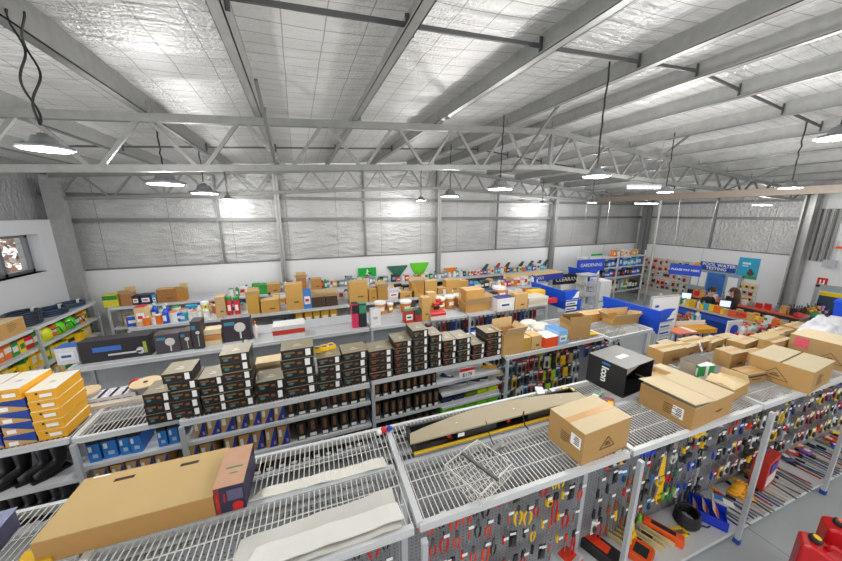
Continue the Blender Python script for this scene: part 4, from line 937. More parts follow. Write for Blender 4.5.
for i, (a, b, ty, n_, kind) in enumerate(stacks):
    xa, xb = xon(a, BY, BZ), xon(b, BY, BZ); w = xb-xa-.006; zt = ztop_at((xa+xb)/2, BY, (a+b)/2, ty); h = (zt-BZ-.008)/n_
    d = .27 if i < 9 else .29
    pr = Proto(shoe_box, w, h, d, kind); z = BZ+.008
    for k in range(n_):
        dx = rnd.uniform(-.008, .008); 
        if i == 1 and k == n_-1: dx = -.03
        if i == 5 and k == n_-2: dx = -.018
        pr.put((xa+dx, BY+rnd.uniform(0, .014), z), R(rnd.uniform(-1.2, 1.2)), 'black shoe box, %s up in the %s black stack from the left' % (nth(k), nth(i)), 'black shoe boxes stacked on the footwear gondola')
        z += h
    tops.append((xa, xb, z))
# yellow and tan boxes at the far left of the same deck
def lstack(a, b, ty, spec, nm, BY=3.455):
    xa, xb = xon(a, BY, BZ), xon(b, BY, BZ); w = xb-xa-.008; zt = ztop_at((xa+xb)/2, BY, (a+b)/2-8, ty); h = (zt-BZ-.008)/len(spec)
    P = {k: Proto(shoe_box, w, h, .36, k) for k in set(spec)}; z = BZ+.008
    for k, s_ in enumerate(spec):
        P[s_].put((xa+rnd.uniform(-.006, .006), BY+rnd.uniform(0, .02), z), R(rnd.uniform(-2, 2)), '%s shoe box, %s up in the %s' % ({'yellow': 'golden yellow', 'tan': 'blue and tan'}[s_], nth(k), nm), 'yellow and tan shoe boxes at the left end'); z += h
lstack(39, 69, 389, ['yellow']*5, 'all-yellow stack')
lstack(6, 38, 387, ['tan']*4+['yellow'], 'mixed stack left of the yellow one')
lstack(-28, 5, 392, ['tan']*3+['yellow'], 'mixed stack cut by the left edge')

# reels, planks, white cartons on the rear of the wire deck
def reel(px, py, r0, label, wound):
    p = az(px, py, BZ+.008); t = thing('cable_reel', label, 'reel', p, R(20)); pine = mat('#d9c19a', .6, noise=.1, name='pale_reel_wood')
    MB().lathe([(0, 0), (r0, 0), (r0, .012), (0, .012)], 22).mk('lower_flange', pine, t); MB().lathe([(.02, .13), (r0, .13), (r0, .142), (.02, .142)], 22).mk('upper_flange', pine, t); MB().lathe([(0, .012), (r0*.72, .012), (r0*.72, .13), (0, .13)], 18).mk('wound_cable', mat(wound, .5, noise=.2, scale=40), t); MB().cyl((0, 0, .142), (0, 0, .146), .022, 10).mk('axle_hole', INK, t)
reel(87, 403, .13, 'wooden cable reel on the wire deck behind the yellow boxes', '#c9c4b8')
reel(148, 393, .14, 'grey wound cable reel with pale flange behind the first black stack', '#8d9094')
LB = mat('#d8cfbd', .55, noise=.08, name='cream_plank')
for k, (px, py, L_, c) in enumerate(((84, 412, .8, '#d6cdbc'), (86, 406, .8, '#cfc8ba'), (88, 400, .75, '#dcd6ca'))):
    p = az(px, py, BZ+.008); t = thing('trunking_length', 'cream plastic trunking length, %s from the front on the wire deck' % nth(k), 'trunking', p, R(1), 'trunking lengths'); MB().box(0, L_, 0, .07, 0, .035).mk('channel', mat(c, .5), t); MB().box(0, L_, .0, .07, .036, .042).mk('cover', mat('#e2dccf', .5), t)
for k in range(4):
    p = az(96+k*11, 399-k*1.5, BZ+.008); t = thing('white_carton', 'white carton with red print, %s along the row behind the trunking' % nth(k), 'carton', (p.x, 3.93, BZ+.008), R(1), 'white red-printed cartons'); MB().box(0, .125, 0, .2, 0, .09).mk('carton_body', mat('#d3d3da', .5), t); MB().box(.02, .10, -.002, -.0005, .0, .035).mk('red_panel', RED, t); MB().box(.02, .1, -.002, -.0005, .05, .055).mk('black_line', INK, t)
t = thing('red_reel', 'small red reel leaning beside the grey cable reel', 'reel', az(136, 384, BZ+.1), R(0)); MB().lathe([(0, -.02), (.06, -.02), (.06, .02), (0, .02)], 16, M=Matrix.Rotation(math.pi/2, 4, 'X')).mk('reel_body', RED, t); MB().cyl((0, -.03, 0), (0, .03, 0), .02, 10).mk('hub', BLACK, t)
# pale timber boards behind the low stack, yellow packs on the seventh stack
xa, xb, z = tops[4]; t = thing('board_stack', 'pile of pale timber boards behind the lowest black stack', 'boards', (xa-.05, 3.80, BZ+.008), R(2))
for k in range(4): MB().box(0, .42, 0, .2, .065*k, .065*k+.055).mk('board', mat(['#d8b98a', '#e3cfa8', '#cfae80', '#e0c79c'][k], .6, noise=.1), t)
xa, xb, z = tops[6]
for k in range(3):
    t = thing('yellow_pack', 'yellow and blue pack, %s of three lying on the seventh black stack' % nth(k), 'pack', (xa-.02+k*.09, 3.50+.01*k, z+.004), R(15*k-10), 'yellow packs on a black stack'); MB().box(0, .085, 0, .10, 0, .05).mk('pack_body', YEL, t, bevel=.004); MB().box(.01, .06, .01, .06, .05, .052).mk('blue_print', mat('#2b5fb8', .5), t)

# standing boxes on the lower levels
def tall_box(w, h, kind):
    t = thing('boot_box', 'boot box', 'shoe box'); d = .26
    if kind == 'black':
        MB().box(0, w, 0, d, 0, h).mk('box_body', BKB, t); MB().box(w*.3, w*.72, -.003, -.0005, h*.38, h*.90).mk('orange_print', ORP, t); MB().box(w*.15, w*.85, -.003, -.0005, h*.05, h*.22).mk('size_label', PAPER, t)
    elif kind == 'tan':
        MB().box(0, w, 0, d, 0, h).mk('box_body', TANB, t)
        MB().add([(w*.25, -.003, 0), (w, -.003, 0), (w, -.003, h), (w*.92, -.003, h), (w*.25, -.001, 0), (w, -.001, 0), (w, -.001, h), (w*.92, -.001, h)], [(0, 1, 2, 3), (4, 5, 6, 7), (0, 1, 5, 4), (1, 2, 6, 5), (2, 3, 7, 6), (3, 0, 4, 7)]).mk('blue_wedge', BLUB, t); MB().box(w*.1, w*.36, -.0045, -.003, h*.45, h*.85).mk('size_label', PAPER, t); MB().box(w*.72, w*.9, -.0045, -.003, h*.12, h*.3).mk('pink_print', mat('#c98f86', .5), t)
    else:
        MB().box(0, w, 0, d, 0, h*.82).mk('box_body', mat('#2d7fd0', .45, noise=.06), t); MB().box(0, w, 0, d, h*.82, h).mk('dark_lid', BKB, t); MB().box(w*.12, w*.38, -.003, -.0005, h*.5, h*.74).mk('size_label', PAPER, t); MB().box(w*.35, w*.8, -.003, -.0005, h*.18, h*.36).mk('pale_print', mat('#a9c6e6', .5), t)
    return t
rowsB = {1.285: [('blue', [(74, 89), (90, 103), (104, 119), (121, 131), (132, 144), (159, 169), (170, 180)])],
         .97: [('tan', [(66, 80), (82, 96), (98, 112), (114, 127), (129, 141), (143, 156), (158, 171)])],
         1.345: [('tan', [(195, 207), (208, 221), (222, 236), (238, 249), (250, 261), (262, 274), (275, 286)]),
                 ('black', [(288, 296), (298, 307), (309, 318), (320, 329), (332, 339), (341, 349), (350, 358), (359, 367), (375, 381), (383, 389), (391, 397), (399, 405), (406, 412), (413, 418), (420, 425), (427, 431), (432, 437)])],
         1.03: [('tan', [(188, 201), (203, 216), (227, 239), (241, 253), (254, 265), (267, 278), (279, 290)]),
                ('black', [(298, 307), (309, 319), (322, 330), (332, 339), (341, 349), (351, 358), (360, 367), (375, 382), (384, 390), (391, 397), (398, 404), (406, 412), (415, 420), (421, 427), (428, 433), (434, 439)])],
         .72: [('black', [(240, 251), (253, 263), (265, 275), (278, 287), (290, 299), (302, 311), (313, 322), (325, 333), (336, 344), (346, 354), (356, 364), (376, 383), (385, 391), (393, 399), (401, 407), (409, 415), (417, 423), (425, 430), (432, 437)])]}
KN = {'blue': 'blue shoe box with dark lid', 'tan': 'tan shoe box with blue wedge', 'black': 'tall black boot box'}
LN = {1.345: 'upper', 1.03: 'middle', .72: 'lower', 1.285: 'upper left', .97: 'middle left'}
for z, rws in rowsB.items():
    for kind, L_ in rws:
        for k, (a, b) in enumerate(L_):
            yy = 3.43 if b < 184 else BY; xa, xb = xon(a, yy, z), xon(b, yy, z); h = {1.345: .185, 1.03: .235, .72: .22, 1.285: .225, .97: .22}[z]*(1 if rnd.random() > .12 else .95)
            if xa < -2.07: continue
            w = round((xb-xa)/.01)*.01
            proto(('boot', w, round(h, 3), kind), tall_box, w-.004, h, kind).put((xa, yy+rnd.uniform(0, .02), z+.001), R(rnd.uniform(-2, 2)), '%s, %s from left on the %s footwear shelf' % (KN[kind], nth(k), LN[z]), 'boot boxes on the footwear shelves')
# black gumboots
def gumboot(side):
    t = thing('gumboot', 'boot', 'boot')
    b = MB().tube([(0, .03, .215), (0, .03, .14), (0, .025, .08), (0, -.01, .045), (0, -.09, .035), (0, -.155, .03)], .05, 10, rs=[.058, .055, .048, .05, .042, .028]); b.mk('boot_shaft', RUBB, t, smooth=True)
    MB().prism([(-.04, .075), (.04, .075), (.045, -.1), (.02, -.18), (-.02, -.18), (-.045, -.1)], 0, .018).mk('sole', mat('#101011', .6), t); MB().lathe([(.058, .205), (.062, .21), (.062, .22), (.056, .222)], 12, (0, .03, 0)).mk('top_band', mat('#2a2a2c', .4), t)
    return t
GB = Proto(gumboot, 0)
for z, pxs in ((1.16, (6, 22, 44, 58)), (.76, (3, 16, 30, 43, 57, 66))):
    for k, px in enumerate(pxs):
        GB.put((xon(px, 3.60, z), 3.62, z+.001), R(-38 if k % 2 else -48), 'black rubber gumboot, %s from left on the %s boot shelf' % (nth(k), 'upper' if z > 1 else 'lower'), 'black gumboots', (1.0, 1.0, 1.45 if z > 1 else 1.3))
# display shoes and hi-vis garments in the third bay
def shoe(c, sole='#d9d9d6'):
    t = thing('work_shoe', 'shoe', 'shoe')
    MB().tube([(0, .10, .055), (0, .05, .06), (0, -.02, .05), (0, -.10, .036), (0, -.14, .03)], .04, 10, rs=[.03, .043, .045, .04, .02]).mk('upper', mat(c, .6, noise=.2), t, smooth=True); MB().prism([(-.035, .13), (.035, .13), (.045, -.06), (.025, -.15), (-.025, -.15), (-.045, -.06)], 0, .022).mk('sole', mat(sole, .5), t); MB().lathe([(.02, 0), (.03, .02), (.026, .025), (.015, .0)], 10, (0, .06, .085)).mk('collar', BLACK, t)
    MB().box(-.018, .018, -.06, .02, .085, .095).mk('laces', PAPER, t); return t
for k, (px, z, c, rz, l) in enumerate(((447, 1.27, '#23466e', 60, 'navy work shoe, left of the display pair'), (456, 1.19, '#2a4f7d', 75, 'navy work shoe, lower of the display pair'), (470, 1.19, '#2a2b2e', 50, 'black work shoe before the price sign'), (478, 1.19, '#3a3a3c', 60, 'dark grey work shoe beside the black one'), (488, 1.30, '#e0a51c', 70, 'yellow and black work shoe on its box'), (494, 1.19, '#eeb21e', 80, 'yellow work shoe at the right end of the shelf'))):
    shoe(c).location = (0, 0, 0); o = bpy.data.objects[[n for n in bpy.data.objects.keys() if n.startswith('work_shoe')][-1]]
    o.location = (xon(px, 3.5, z), 3.5, z); o.rotation_euler = (0, 0, R(rz)); o['label'] = l; o['group'] = 'display work shoes'
x0, x1 = xon(440, 3.4, 1.2), 2.60
lv = thing('garment_rack', 'short white shelf stack of hi-vis garments under the display shoes', 'shelving', (x0, 3.33, 0))
for z in (1.185, .99, .82): MB().box(0, x1-x0, 0, .38, z-.02, z).box(0, x1-x0, -.01, 0, z-.03, z+.004).mk('shelf', WHITE, lv)
MB().box(0, .02, .36, .38, .1, 1.18).box(x1-x0-.02, x1-x0, .36, .38, .1, 1.18).mk('bracket', GREYP, lv)
cols_ = ['#24324f', '#2a3550', '#d8ea22', '#7edb14', '#86e01a', '#74cf18', '#8ae524', '#80d816']
for zi, z in enumerate((.992, .822)):
    for k in range(5):
        c = (['#26365a', '#2c3a58', '#7d8f2a', '#d4e81e', '#dcee30'] if zi == 0 else ['#7edb14', '#86e01a', '#74cf18', '#8ae524', '#6fcf12'])[k]
        w = (x1-x0)/5; t = thing('folded_garment', '%s folded hi-vis garment, %s from left on the %s garment shelf' % (['navy', 'navy', 'olive', 'yellow', 'yellow'][k] if zi == 0 else 'lime', nth(k), ['upper', 'lower'][zi]), 'garment', (x0+k*w+.01, 3.36, z), R(rnd.uniform(-3, 3)), 'folded hi-vis garments')
        for q in range(2): MB().box(0, w-.02, 0, .28, .05*q, .05*q+.045).mk('fold', mat(c, .7, noise=.12), t, bevel=.014)
for k in range(6):
    t = thing('folded_garment', 'lime folded vest, %s from left on the base under the garment rack' % nth(k), 'garment', (x0+k*.14, 3.36, .72+.001), R(rnd.uniform(-4, 4)), 'folded hi-vis garments'); MB().box(0, .13, 0, .26, 0, .06).mk('fold', LIME, t, bevel=.014); MB().box(.02, .11, -.002, .12, .06, .064).mk('reflective_tape', mat('#c9ccd0', .3, .5), t)
p = Vector((xon(467, 3.30, 1.50), 3.295, 1.44)); t = thing('price_card', 'large white price card with red header hanging on the footwear gondola', 'sign', p, R(0)); MB().box(-.12, .12, -.004, 0, -.05, .10).mk('card', PAPER, t); MB().box(-.12, .12, -.006, -.004, .055, .10).mk('red_header', RED, t); text('$179', .075, INK, t, (0, -.007, .0), (math.pi/2, 0, 0))

# carded hardware hanging in the right-hand bays
def glove_pair(c):
    t = T('glove_pair', 'gloves'); MB().ell((0, 0, -.07), (.045, .02, .06), 8, 6).mk('palm', mat(c, .6, noise=.15), t, smooth=True)
    m2 = MB(); [m2.tube([(-.03+.02*q, 0, -.11), (-.034+.022*q, -.01, -.18)], .01, 5) for q in range(4)]; m2.mk('fingers', mat(c, .6, noise=.15), t); MB().box(-.035, .035, -.012, .012, -.03, .02).mk('cuff', BLACK, t); return t
MAKE['glove'] = glove_pair; NM['glove'] = 'glove pair'; CN['#b7e61e'] = 'lime'; CN['#7f8e9b'] = 'grey'; CN['#c0a060'] = 'tan'; CN['#c03a8c'] = 'magenta'
LG, GY, TN, MG = '#b7e61e', '#7f8e9b', '#c0a060', '#c03a8c'
hw = {3: [[('card', WH), ('card', GY), ('card', RD), ('card', O), ('card', GY), ('card', WH), ('glove', RD), ('card', Y), ('glove', LG), ('card', K), ('card', GY), ('glove', RD), ('glove', K), ('glove', K)],
          [('card', GY), ('card', PB), ('card', WH), ('card', GY), ('card', O), ('card', GY), ('card', RD), ('card', Y), ('glove', LG), ('glove', K), ('card', Y), ('glove', Y), ('glove', TN), ('card', GY)],
          [('card', MG), ('card', GY), ('card', Y), ('card', K), ('card', GY), ('card', WH), ('card', GY), ('card', RD), ('glove', LG), ('glove', LG), ('card', PB), ('glove', Y), ('card', K), ('card', WH)],
          [('card', RD), ('card', K), ('card', GY), ('card', WH), ('card', PB), ('card', GY), ('card', RD), ('card', K), ('glove', LG), ('card', GY), ('card', Y), ('card', K), ('card', GY), ('card', WH)]],
      4: [[('glove', RD), ('glove', K), ('glove', K), ('glove', TN), ('card', K), ('card', BL), ('card', K), ('card', GY), ('card', WH)], [('card', BL), ('card', K), ('card', GY), ('card', BL), ('card', RD), ('card', WH), ('card', GY), ('card', K)]]}
for row, L_ in enumerate(hw[3]):
    r3 = random.Random(row+5)
    while len(L_) < 20: L_.insert(r3.randrange(len(L_)+1), [('card', GY), ('card', K), ('card', WH), ('card', PB), ('card', RD), ('card', O)][r3.randrange(6)])
for b, pl in hw.items():
    for row, L_ in enumerate(pl):
        st = (B_X[b]-B_X[b-1] if b == 3 else 1.1)/14.5 if b == 3 else .125
        for k, (kind, c) in enumerate(L_):
            x = B_X[b-1 if b == 3 else 3]+.09+k*st; z = 1.49-row*.235
            x = (2.61 if b == 3 else 4.61)+.09+k*(1.85/len(L_) if b == 3 else .118)
            if k % 2 == 0: HOOKP.put((x, 3.69, z), 0, 'chrome peg hook, %s in the %s hardware row of the %s' % (nth(k), ROWN[row], 'glove bay' if b == 3 else 'end bay'), 'peg hooks with price tickets')
            proto((kind, c), MAKE[kind], c).put((x+.0, 3.64+rnd.uniform(-.06, .0), z-.004), R(rnd.uniform(-14, 14)), '%s %s, %s on the %s row of the %s' % (CN[c], NM[kind], nth(k), ROWN[row], 'glove bay' if b == 3 else 'end bay'), 'carded hardware on the footwear gondola', (1.25, 1.25, 1.2))

# ------------------------------------------------------------------ generic front-facing boxes read from the photo
def fbox(label, cat, a, b, yb, yt, z, dep, c, kind='plain', name='product_box', c2=None, y=None, rz=0, group=None):
    m_ = (a+b)/2; p = az(m_, yb, z); yy = y if y is not None else p.y
    xa, xb = xon(a, yy, z), xon(b, yy, z); w = abs(xb-xa); h = max(.02, ztop_at((xa+xb)/2, yy, m_, yt)-z)
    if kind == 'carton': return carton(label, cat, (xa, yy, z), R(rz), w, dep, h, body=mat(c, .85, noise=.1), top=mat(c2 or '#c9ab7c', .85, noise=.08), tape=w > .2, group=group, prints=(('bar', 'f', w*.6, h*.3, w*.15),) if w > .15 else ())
    if kind == 'open': return carton(label, cat, (xa, yy, z), R(rz), w, dep, h, body=mat(c, .85, noise=.1), top=mat(c2 or '#c9ab7c', .85, noise=.08), style='open', flap=(1.0, 1.5), group=group)
    t = thing(name, label, cat, (xa, yy, z), R(rz), group); cm = mat(c, .5, noise=.15, scale=20)
    if kind == 'tub':
        r_ = w/2; MB().lathe([(0, 0), (r_*.9, 0), (r_, h*.82), (r_, h*.84), (0, h*.84)], 14).mk('tub_body', cm, t, (r_, r_, 0)); MB().lathe([(0, h*.84), (r_*1.05, h*.84), (r_*1.05, h), (0, h)], 14).mk('lid', mat(c2 or '#ecebe6', .45), t, (r_, r_, 0)); MB().box(-r_*.5, r_*.5, -r_*1.0, -r_*.9, h*.3, h*.6).mk('label', PAPER, t, (r_, r_, 0))
    elif kind == 'bottle':
        r_ = w/2; MB().lathe([(0, 0), (r_, 0), (r_, h*.65), (r_*.35, h*.8), (r_*.35, h*.86), (0, h*.86)], 10).mk('bottle_body', cm, t, (r_, r_, 0)); MB().lathe([(0, h*.86), (r_*.42, h*.86), (r_*.42, h), (0, h)], 10).mk('cap', mat(c2 or '#c8201f', .45), t, (r_, r_, 0))
    elif kind == 'layers':
        n_ = 3
        for k in range(n_): MB().box(.004*k, w-.004*(n_-k), 0, dep, h*k/n_, h*(k+.9)/n_).mk('layer', mat([c, c2 or c, c][k], .55, noise=.1), t)
    else:
        MB().box(0, w, 0, dep, 0, h).mk('box_body', cm, t); MB().box(-.001, w+.001, -.001, dep+.001, h, h+.004).mk('lid', mat(c2 or c, .5), t)
        if kind == 'lamp':
            MB().lathe([(0, 0), (.5, 0), (.5, .001), (0, .001)], 14, M=Matrix.Translation((w*.62, -.001, h*.6)) @ Matrix.Rotation(math.pi/2, 4, 'X') @ Matrix.Diagonal((min(w, h)*.42, min(w, h)*.42, 1, 1))).box(w*.59, w*.65, -.003, -.0005, h*.1, h*.5).mk('lamp_picture', mat('#d5d2cf', .5, noise=.15), t); MB().box(w*.08, w*.45, -.003, -.0005, h*.72, h*.86).mk('blue_title', mat('#3d87a8', .5), t)
        elif kind == 'label': MB().box(w*.15, w*.85, -.003, -.0005, h*.25, h*.7).mk('label', PAPER, t); MB().box(w*.25, w*.7, -.0045, -.003, h*.4, h*.55).mk('print', mat(c2 or '#c8201f', .5), t)
        elif kind == 'band': MB().box(0, w, -.003, -.0005, h*.6, h*.95).mk('coloured_band', mat(c2 or '#2f8a3e', .5), t)
    return t
DK = BZ+.003
fbox('brown open carton at the left end of the hardware deck', 'carton', 503, 523, 354, 334, BZ+.008, .3, '#bd9458', 'open')
fbox('narrow mustard carton beside the open brown carton', 'carton', 523, 530, 351, 338, BZ+.008, .22, '#b9923c', 'carton')
fbox('short tan carton with label beside the mustard one', 'carton', 531, 541, 349, 336, BZ+.008, .2, '#c8a46a', 'carton')
fbox('bright orange open box on the hardware deck', 'box', 545, 558, 347, 337, BZ+.008, .25, '#ef5322', 'plain', c2='#e9e2da')
fbox('pale blue and white pack right of the orange box', 'pack', 558, 567, 345, 331, BZ+.008, .3, '#8fb9dc', 'label', c2='#4f86c0')
carton('tall tan carton with torn raised flaps on the hardware deck', 'carton', (xon(569, 3.40, BZ), 3.40, BZ+.008), R(-14), .36, .30, .22, body=PR, top=CARD2, style='open', flap=(1.7, 2.0))
fbox('long brown carton with small white label behind the torn carton', 'carton', 585, 612, 327, 313, BZ+.008, .25, '#bf9048', 'carton', y=3.86, rz=-6)
fbox('brown carton with cut-away front at the hardware deck end', 'carton', 612, 634, 332, 318, BZ+.008, .26, '#bd9254', 'open', y=3.58, rz=-8)
fbox('brown carton behind the cut-away one at the deck end', 'carton', 628, 646, 325, 310, BZ+.008, .22, '#c2995a', 'carton', y=3.88, rz=-10)
t = thing('yellow_packet', 'flat yellow packet lying right of the torn carton', 'packet', az(588, 336, BZ+.008), R(-12)); MB().box(0, .2, 0, .09, 0, .03).mk('packet_body', YEL, t, bevel=.006); MB().box(.05, .15, .02, .07, .03, .032).mk('print', mat('#c98f14', .5), t)
bag = MB(); r = random.Random(9)
for k in range(7): bag.ell((r.uniform(0, .7), r.uniform(0, .25), .05+.015*k), (r.uniform(.12, .22), .12, .06), 10, 6)
tag(bag.mk('plastic_bag_heap', mat('#d2cfc6', .3, noise=.25, scale=16, bump=.6, bscale=25), None, (xon(520, 3.75, BZ), 3.74, BZ+.0), smooth=True), 'heap of clear plastic bags behind the small cartons', 'bags')
# ------------------------------------------------------------------ cluster of cartons on the right front deck
ZA = AZ+.008
for a, b, yb, yt, dep, c, kd, l in ((658, 685, 363, 347, .2, '#b08a54', 'carton', 'brown carton with rolled lid nearest the blue header column'), (679, 699, 357, 345, .18, '#a98450', 'carton', 'brown carton second from the blue header column'), (688, 711, 352, 340, .2, '#b08a54', 'carton', 'brown carton third from the blue header column'),
    (691, 711, 375, 359, .16, '#9c9082', 'label', 'grey-brown printed carton left of the green and white box'), (727, 744, 367, 350, .18, '#a88450', 'carton', 'brown carton behind the green and white box'), (708, 726, 350, 339, .16, '#b8935c', 'carton', 'small brown carton between the paper flyer and the header'),
    (741, 762, 351, 340, .2, '#ad8850', 'carton', 'brown carton behind the long seamed carton'), (769, 790, 355, 338, .16, '#b9965f', 'carton', 'pale-topped brown carton beside the pink-stickered one'), (756, 786, 344, 333, .14, '#c4a878', 'layers', 'white-topped long carton before the polythene bundle'),
    (776, 794, 338, 329, .14, '#b08a54', 'carton', 'small brown carton left of the polythene bundle'), (793, 811, 334, 324, .16, '#a9844c', 'carton', 'brown carton in front of the polythene bundle'), (748, 764, 360, 350, .12, '#b3905c', 'carton', 'little brown carton on the left of the seamed carton'), (664, 678, 352, 342, .14, '#2e3034', 'plain', 'black boxed item behind the rolled lid carton'), (722, 738, 343, 335, .14, '#b38d58', 'carton', 'low brown carton at the rear edge behind the flyer')):
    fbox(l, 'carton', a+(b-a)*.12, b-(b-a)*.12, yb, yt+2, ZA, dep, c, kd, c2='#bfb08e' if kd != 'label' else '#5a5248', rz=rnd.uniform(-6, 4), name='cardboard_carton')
carton('pale shallow carton with two spread flaps behind the raised-lid carton', 'carton', (3.62, 1.84, ZA), R(6), .36, .24, .06, body=CARD3, top=mat('#cdbf9f', .75), style='open', flap=(.35, .3))

# ------------------------------------------------------------------ electrical gondola (second run)
Z1 = BZ+.004
fbox('white and blue boxed lamp at the left end behind the yellow boxes', 'box', 58, 80, 364, 347, Z1, .2, '#dcdde2', 'label', c2='#2c5fb0')
t = fbox('long black light bar box with blue print behind the reels', 'box', 82, 152, 359.5, 338.5, Z1, .2, '#28252a', 'plain', c2='#3a373b', name='light_bar_box')
w = (xon(152, az(117, 359.5, Z1).y, Z1)-xon(82, az(117, 359.5, Z1).y, Z1))
MB().box(w*.18, w*.58, -.003, -.0005, .14, .21).mk('blue_print', mat('#3b6fc0', .5, noise=.3, scale=40), t); MB().box(w*.38, w*.86, -.003, -.0005, .07, .095).lathe([(0, 0), (.05, 0), (.05, .002), (0, .002)], 14, M=Matrix.Translation((w*.85, -.001, .095)) @ Matrix.Rotation(math.pi/2, 4, 'X')).mk('lamp_picture', mat('#cfcdd0', .5), t); MB().box(w*.9, w*.95, -.003, -.0005, .05, .22).mk('colour_dots', mat('#9fb04a', .5, noise=.5, scale=30), t)
fbox('wide grey lamp box with fan picture beside the light bar', 'box', 157, 181, 353, 334, Z1, .22, '#4a4448', 'lamp')
fbox('narrow grey lamp box right of the fan picture box', 'box', 182, 193, 350, 331, Z1, .22, '#453f42', 'lamp')
fbox('tall slim lamp box standing right of the narrow one', 'box', 194, 204, 349, 321, Z1, .22, '#3c373a', 'lamp')
fbox('low cream and orange stack of packs between the lamp boxes', 'pack stack', 204, 223, 345, 329, Z1, .2, '#d9c3a0', 'layers', c2='#c98a4a')
fbox('biggest black lamp box on the electrical gondola', 'box', 224, 252, 341, 318, Z1, .2, '#38323a', 'lamp', c2='#6a6468')
fbox('orange and white bottle right of the biggest lamp box', 'bottle', 254, 259, 338, 322, Z1, .08, '#e8e2da', 'bottle', c2='#e0602a')
fbox('red topped white carton pile on the electrical gondola', 'carton pile', 273, 306, 338, 325, Z1, .3, '#dad9d8', 'layers', c2='#d33c30')
fbox('black and pink upright box left of the white label card', 'box', 353, 359, 328, 304, Z1, .14, '#d4305c', 'band', c2='#26242a')
fbox('black and green upright box beside the pink one', 'box', 360, 367, 327, 304, Z1, .14, '#2a2c30', 'band', c2='#3d8a6a')
fbox('white label card box standing before the amber tubs', 'box', 371, 381, 326, 309, Z1, .1, '#eceaea', 'label', c2='#b8b8c0')
fbox('red and green printed box beside the brown tall carton', 'box', 405, 414, 323, 311, Z1, .15, '#b93a34', 'label', c2='#2c7a3a')
fbox('red and dark green box next to its twin', 'box', 415, 422, 322, 310, Z1, .15, '#a8332e', 'band', c2='#22563a')
fbox('tall narrow brown carton between red boxes', 'carton', 422, 430, 321, 298, Z1, .16, '#c49a58', 'carton')
fbox('taller pale brown carton behind the narrow one', 'carton', 428, 436, 317, 293, Z1, .16, '#cfa86a', 'carton', y=5.5)
fbox('red and white flat box under the red flowers', 'box', 431, 446, 320, 313, Z1, .2, '#e8dcd8', 'band', c2='#cf2f2a')
t = thing('red_flower_pot', 'pot of red artificial flowers on the flat box', 'flowers', (xon(437, 5.3, Z1+.1), 5.33, Z1+.10)); MB().lathe([(0, 0), (.05, 0), (.07, .08), (0, .08)], 12).mk('pot', BLACK, t); m2 = MB(); r = random.Random(4)
for k in range(12): m2.ell((r.uniform(-.11, .11), r.uniform(-.08, .08), r.uniform(.1, .22)), (.035, .035, .03), 8, 5)
m2.mk('flower_heads', RED, t); m3 = MB(); [m3.ell((r.uniform(-.1, .1), r.uniform(-.07, .07), r.uniform(.08, .18)), (.04, .02, .012), 6, 4) for k in range(8)]; m3.mk('leaves', GRN, t)
for k, (a, b, yb, yt, c) in enumerate(((376, 387, 315, 303, '#cf8a30'), (388, 394, 313, 304, '#c9952c'), (402, 413, 313, 302, '#d08232'), (437, 447, 310, 299, '#c9922e'), (447, 456, 309, 297, '#d58c34'), (456, 465, 307, 296, '#d28630'))):
    fbox('amber tub with white lid, %s from left behind the small boxes' % nth(k), 'tub', a, b, yb, yt, Z1, .2, c, 'tub', group='amber tubs', name='amber_tub')
fbox('tall brown carton standing on an open one', 'carton', 466, 484, 303, 290, Z1+.14, .3, '#c09352', 'carton', y=5.3)
fbox('low open brown carton under the tall one', 'carton', 466, 490, 314, 303, Z1, .32, '#b88c4e', 'open', y=5.2)
fbox('white carton with dark logo on the electrical gondola', 'carton', 497, 514, 311, 298, Z1, .25, '#e3e0de', 'label', c2='#3a3f7a')
fbox('tan carton between the white carton and the yellow pile', 'carton', 515, 527, 309, 294, Z1, .22, '#cda468', 'carton')
fbox('pile of cream brochures with yellow top pack', 'brochure pile', 528, 548, 306, 297, Z1, .35, '#d9d2c4', 'layers', c2='#cfc4b0')
fbox('bright yellow pack lying on the brochure pile', 'pack', 531, 545, 298, 291, Z1+.09, .2, '#f2c11e', 'plain', y=5.4)
fbox('small red packet at the right end of the electrical gondola', 'packet', 549, 557, 303, 299, Z1, .12, '#d23430', 'plain')
fbox('grey boxed fitting behind the tall brown carton', 'box', 484, 495, 300, 290, Z1, .2, '#8a93a2', 'label', c2='#2d3a58')
fbox('orange and white tub near the yellow pile', 'tub', 497, 508, 297, 288, Z1, .2, '#d88a4a', 'tub', y=5.7)
for k in range(9):
    a = 484+k*8; fbox('small mixed packet, %s along the rear of the electrical gondola' % nth(k), 'packet', a, a+6, 301-k*.6, 293-k*.8, Z1, .1, rnd.choice(['#7c8794', '#2f3440', '#d6d0c8', '#4f6aa0', '#b0552e']), 'label', y=5.75, group='packets at the rear of the electrical gondola')

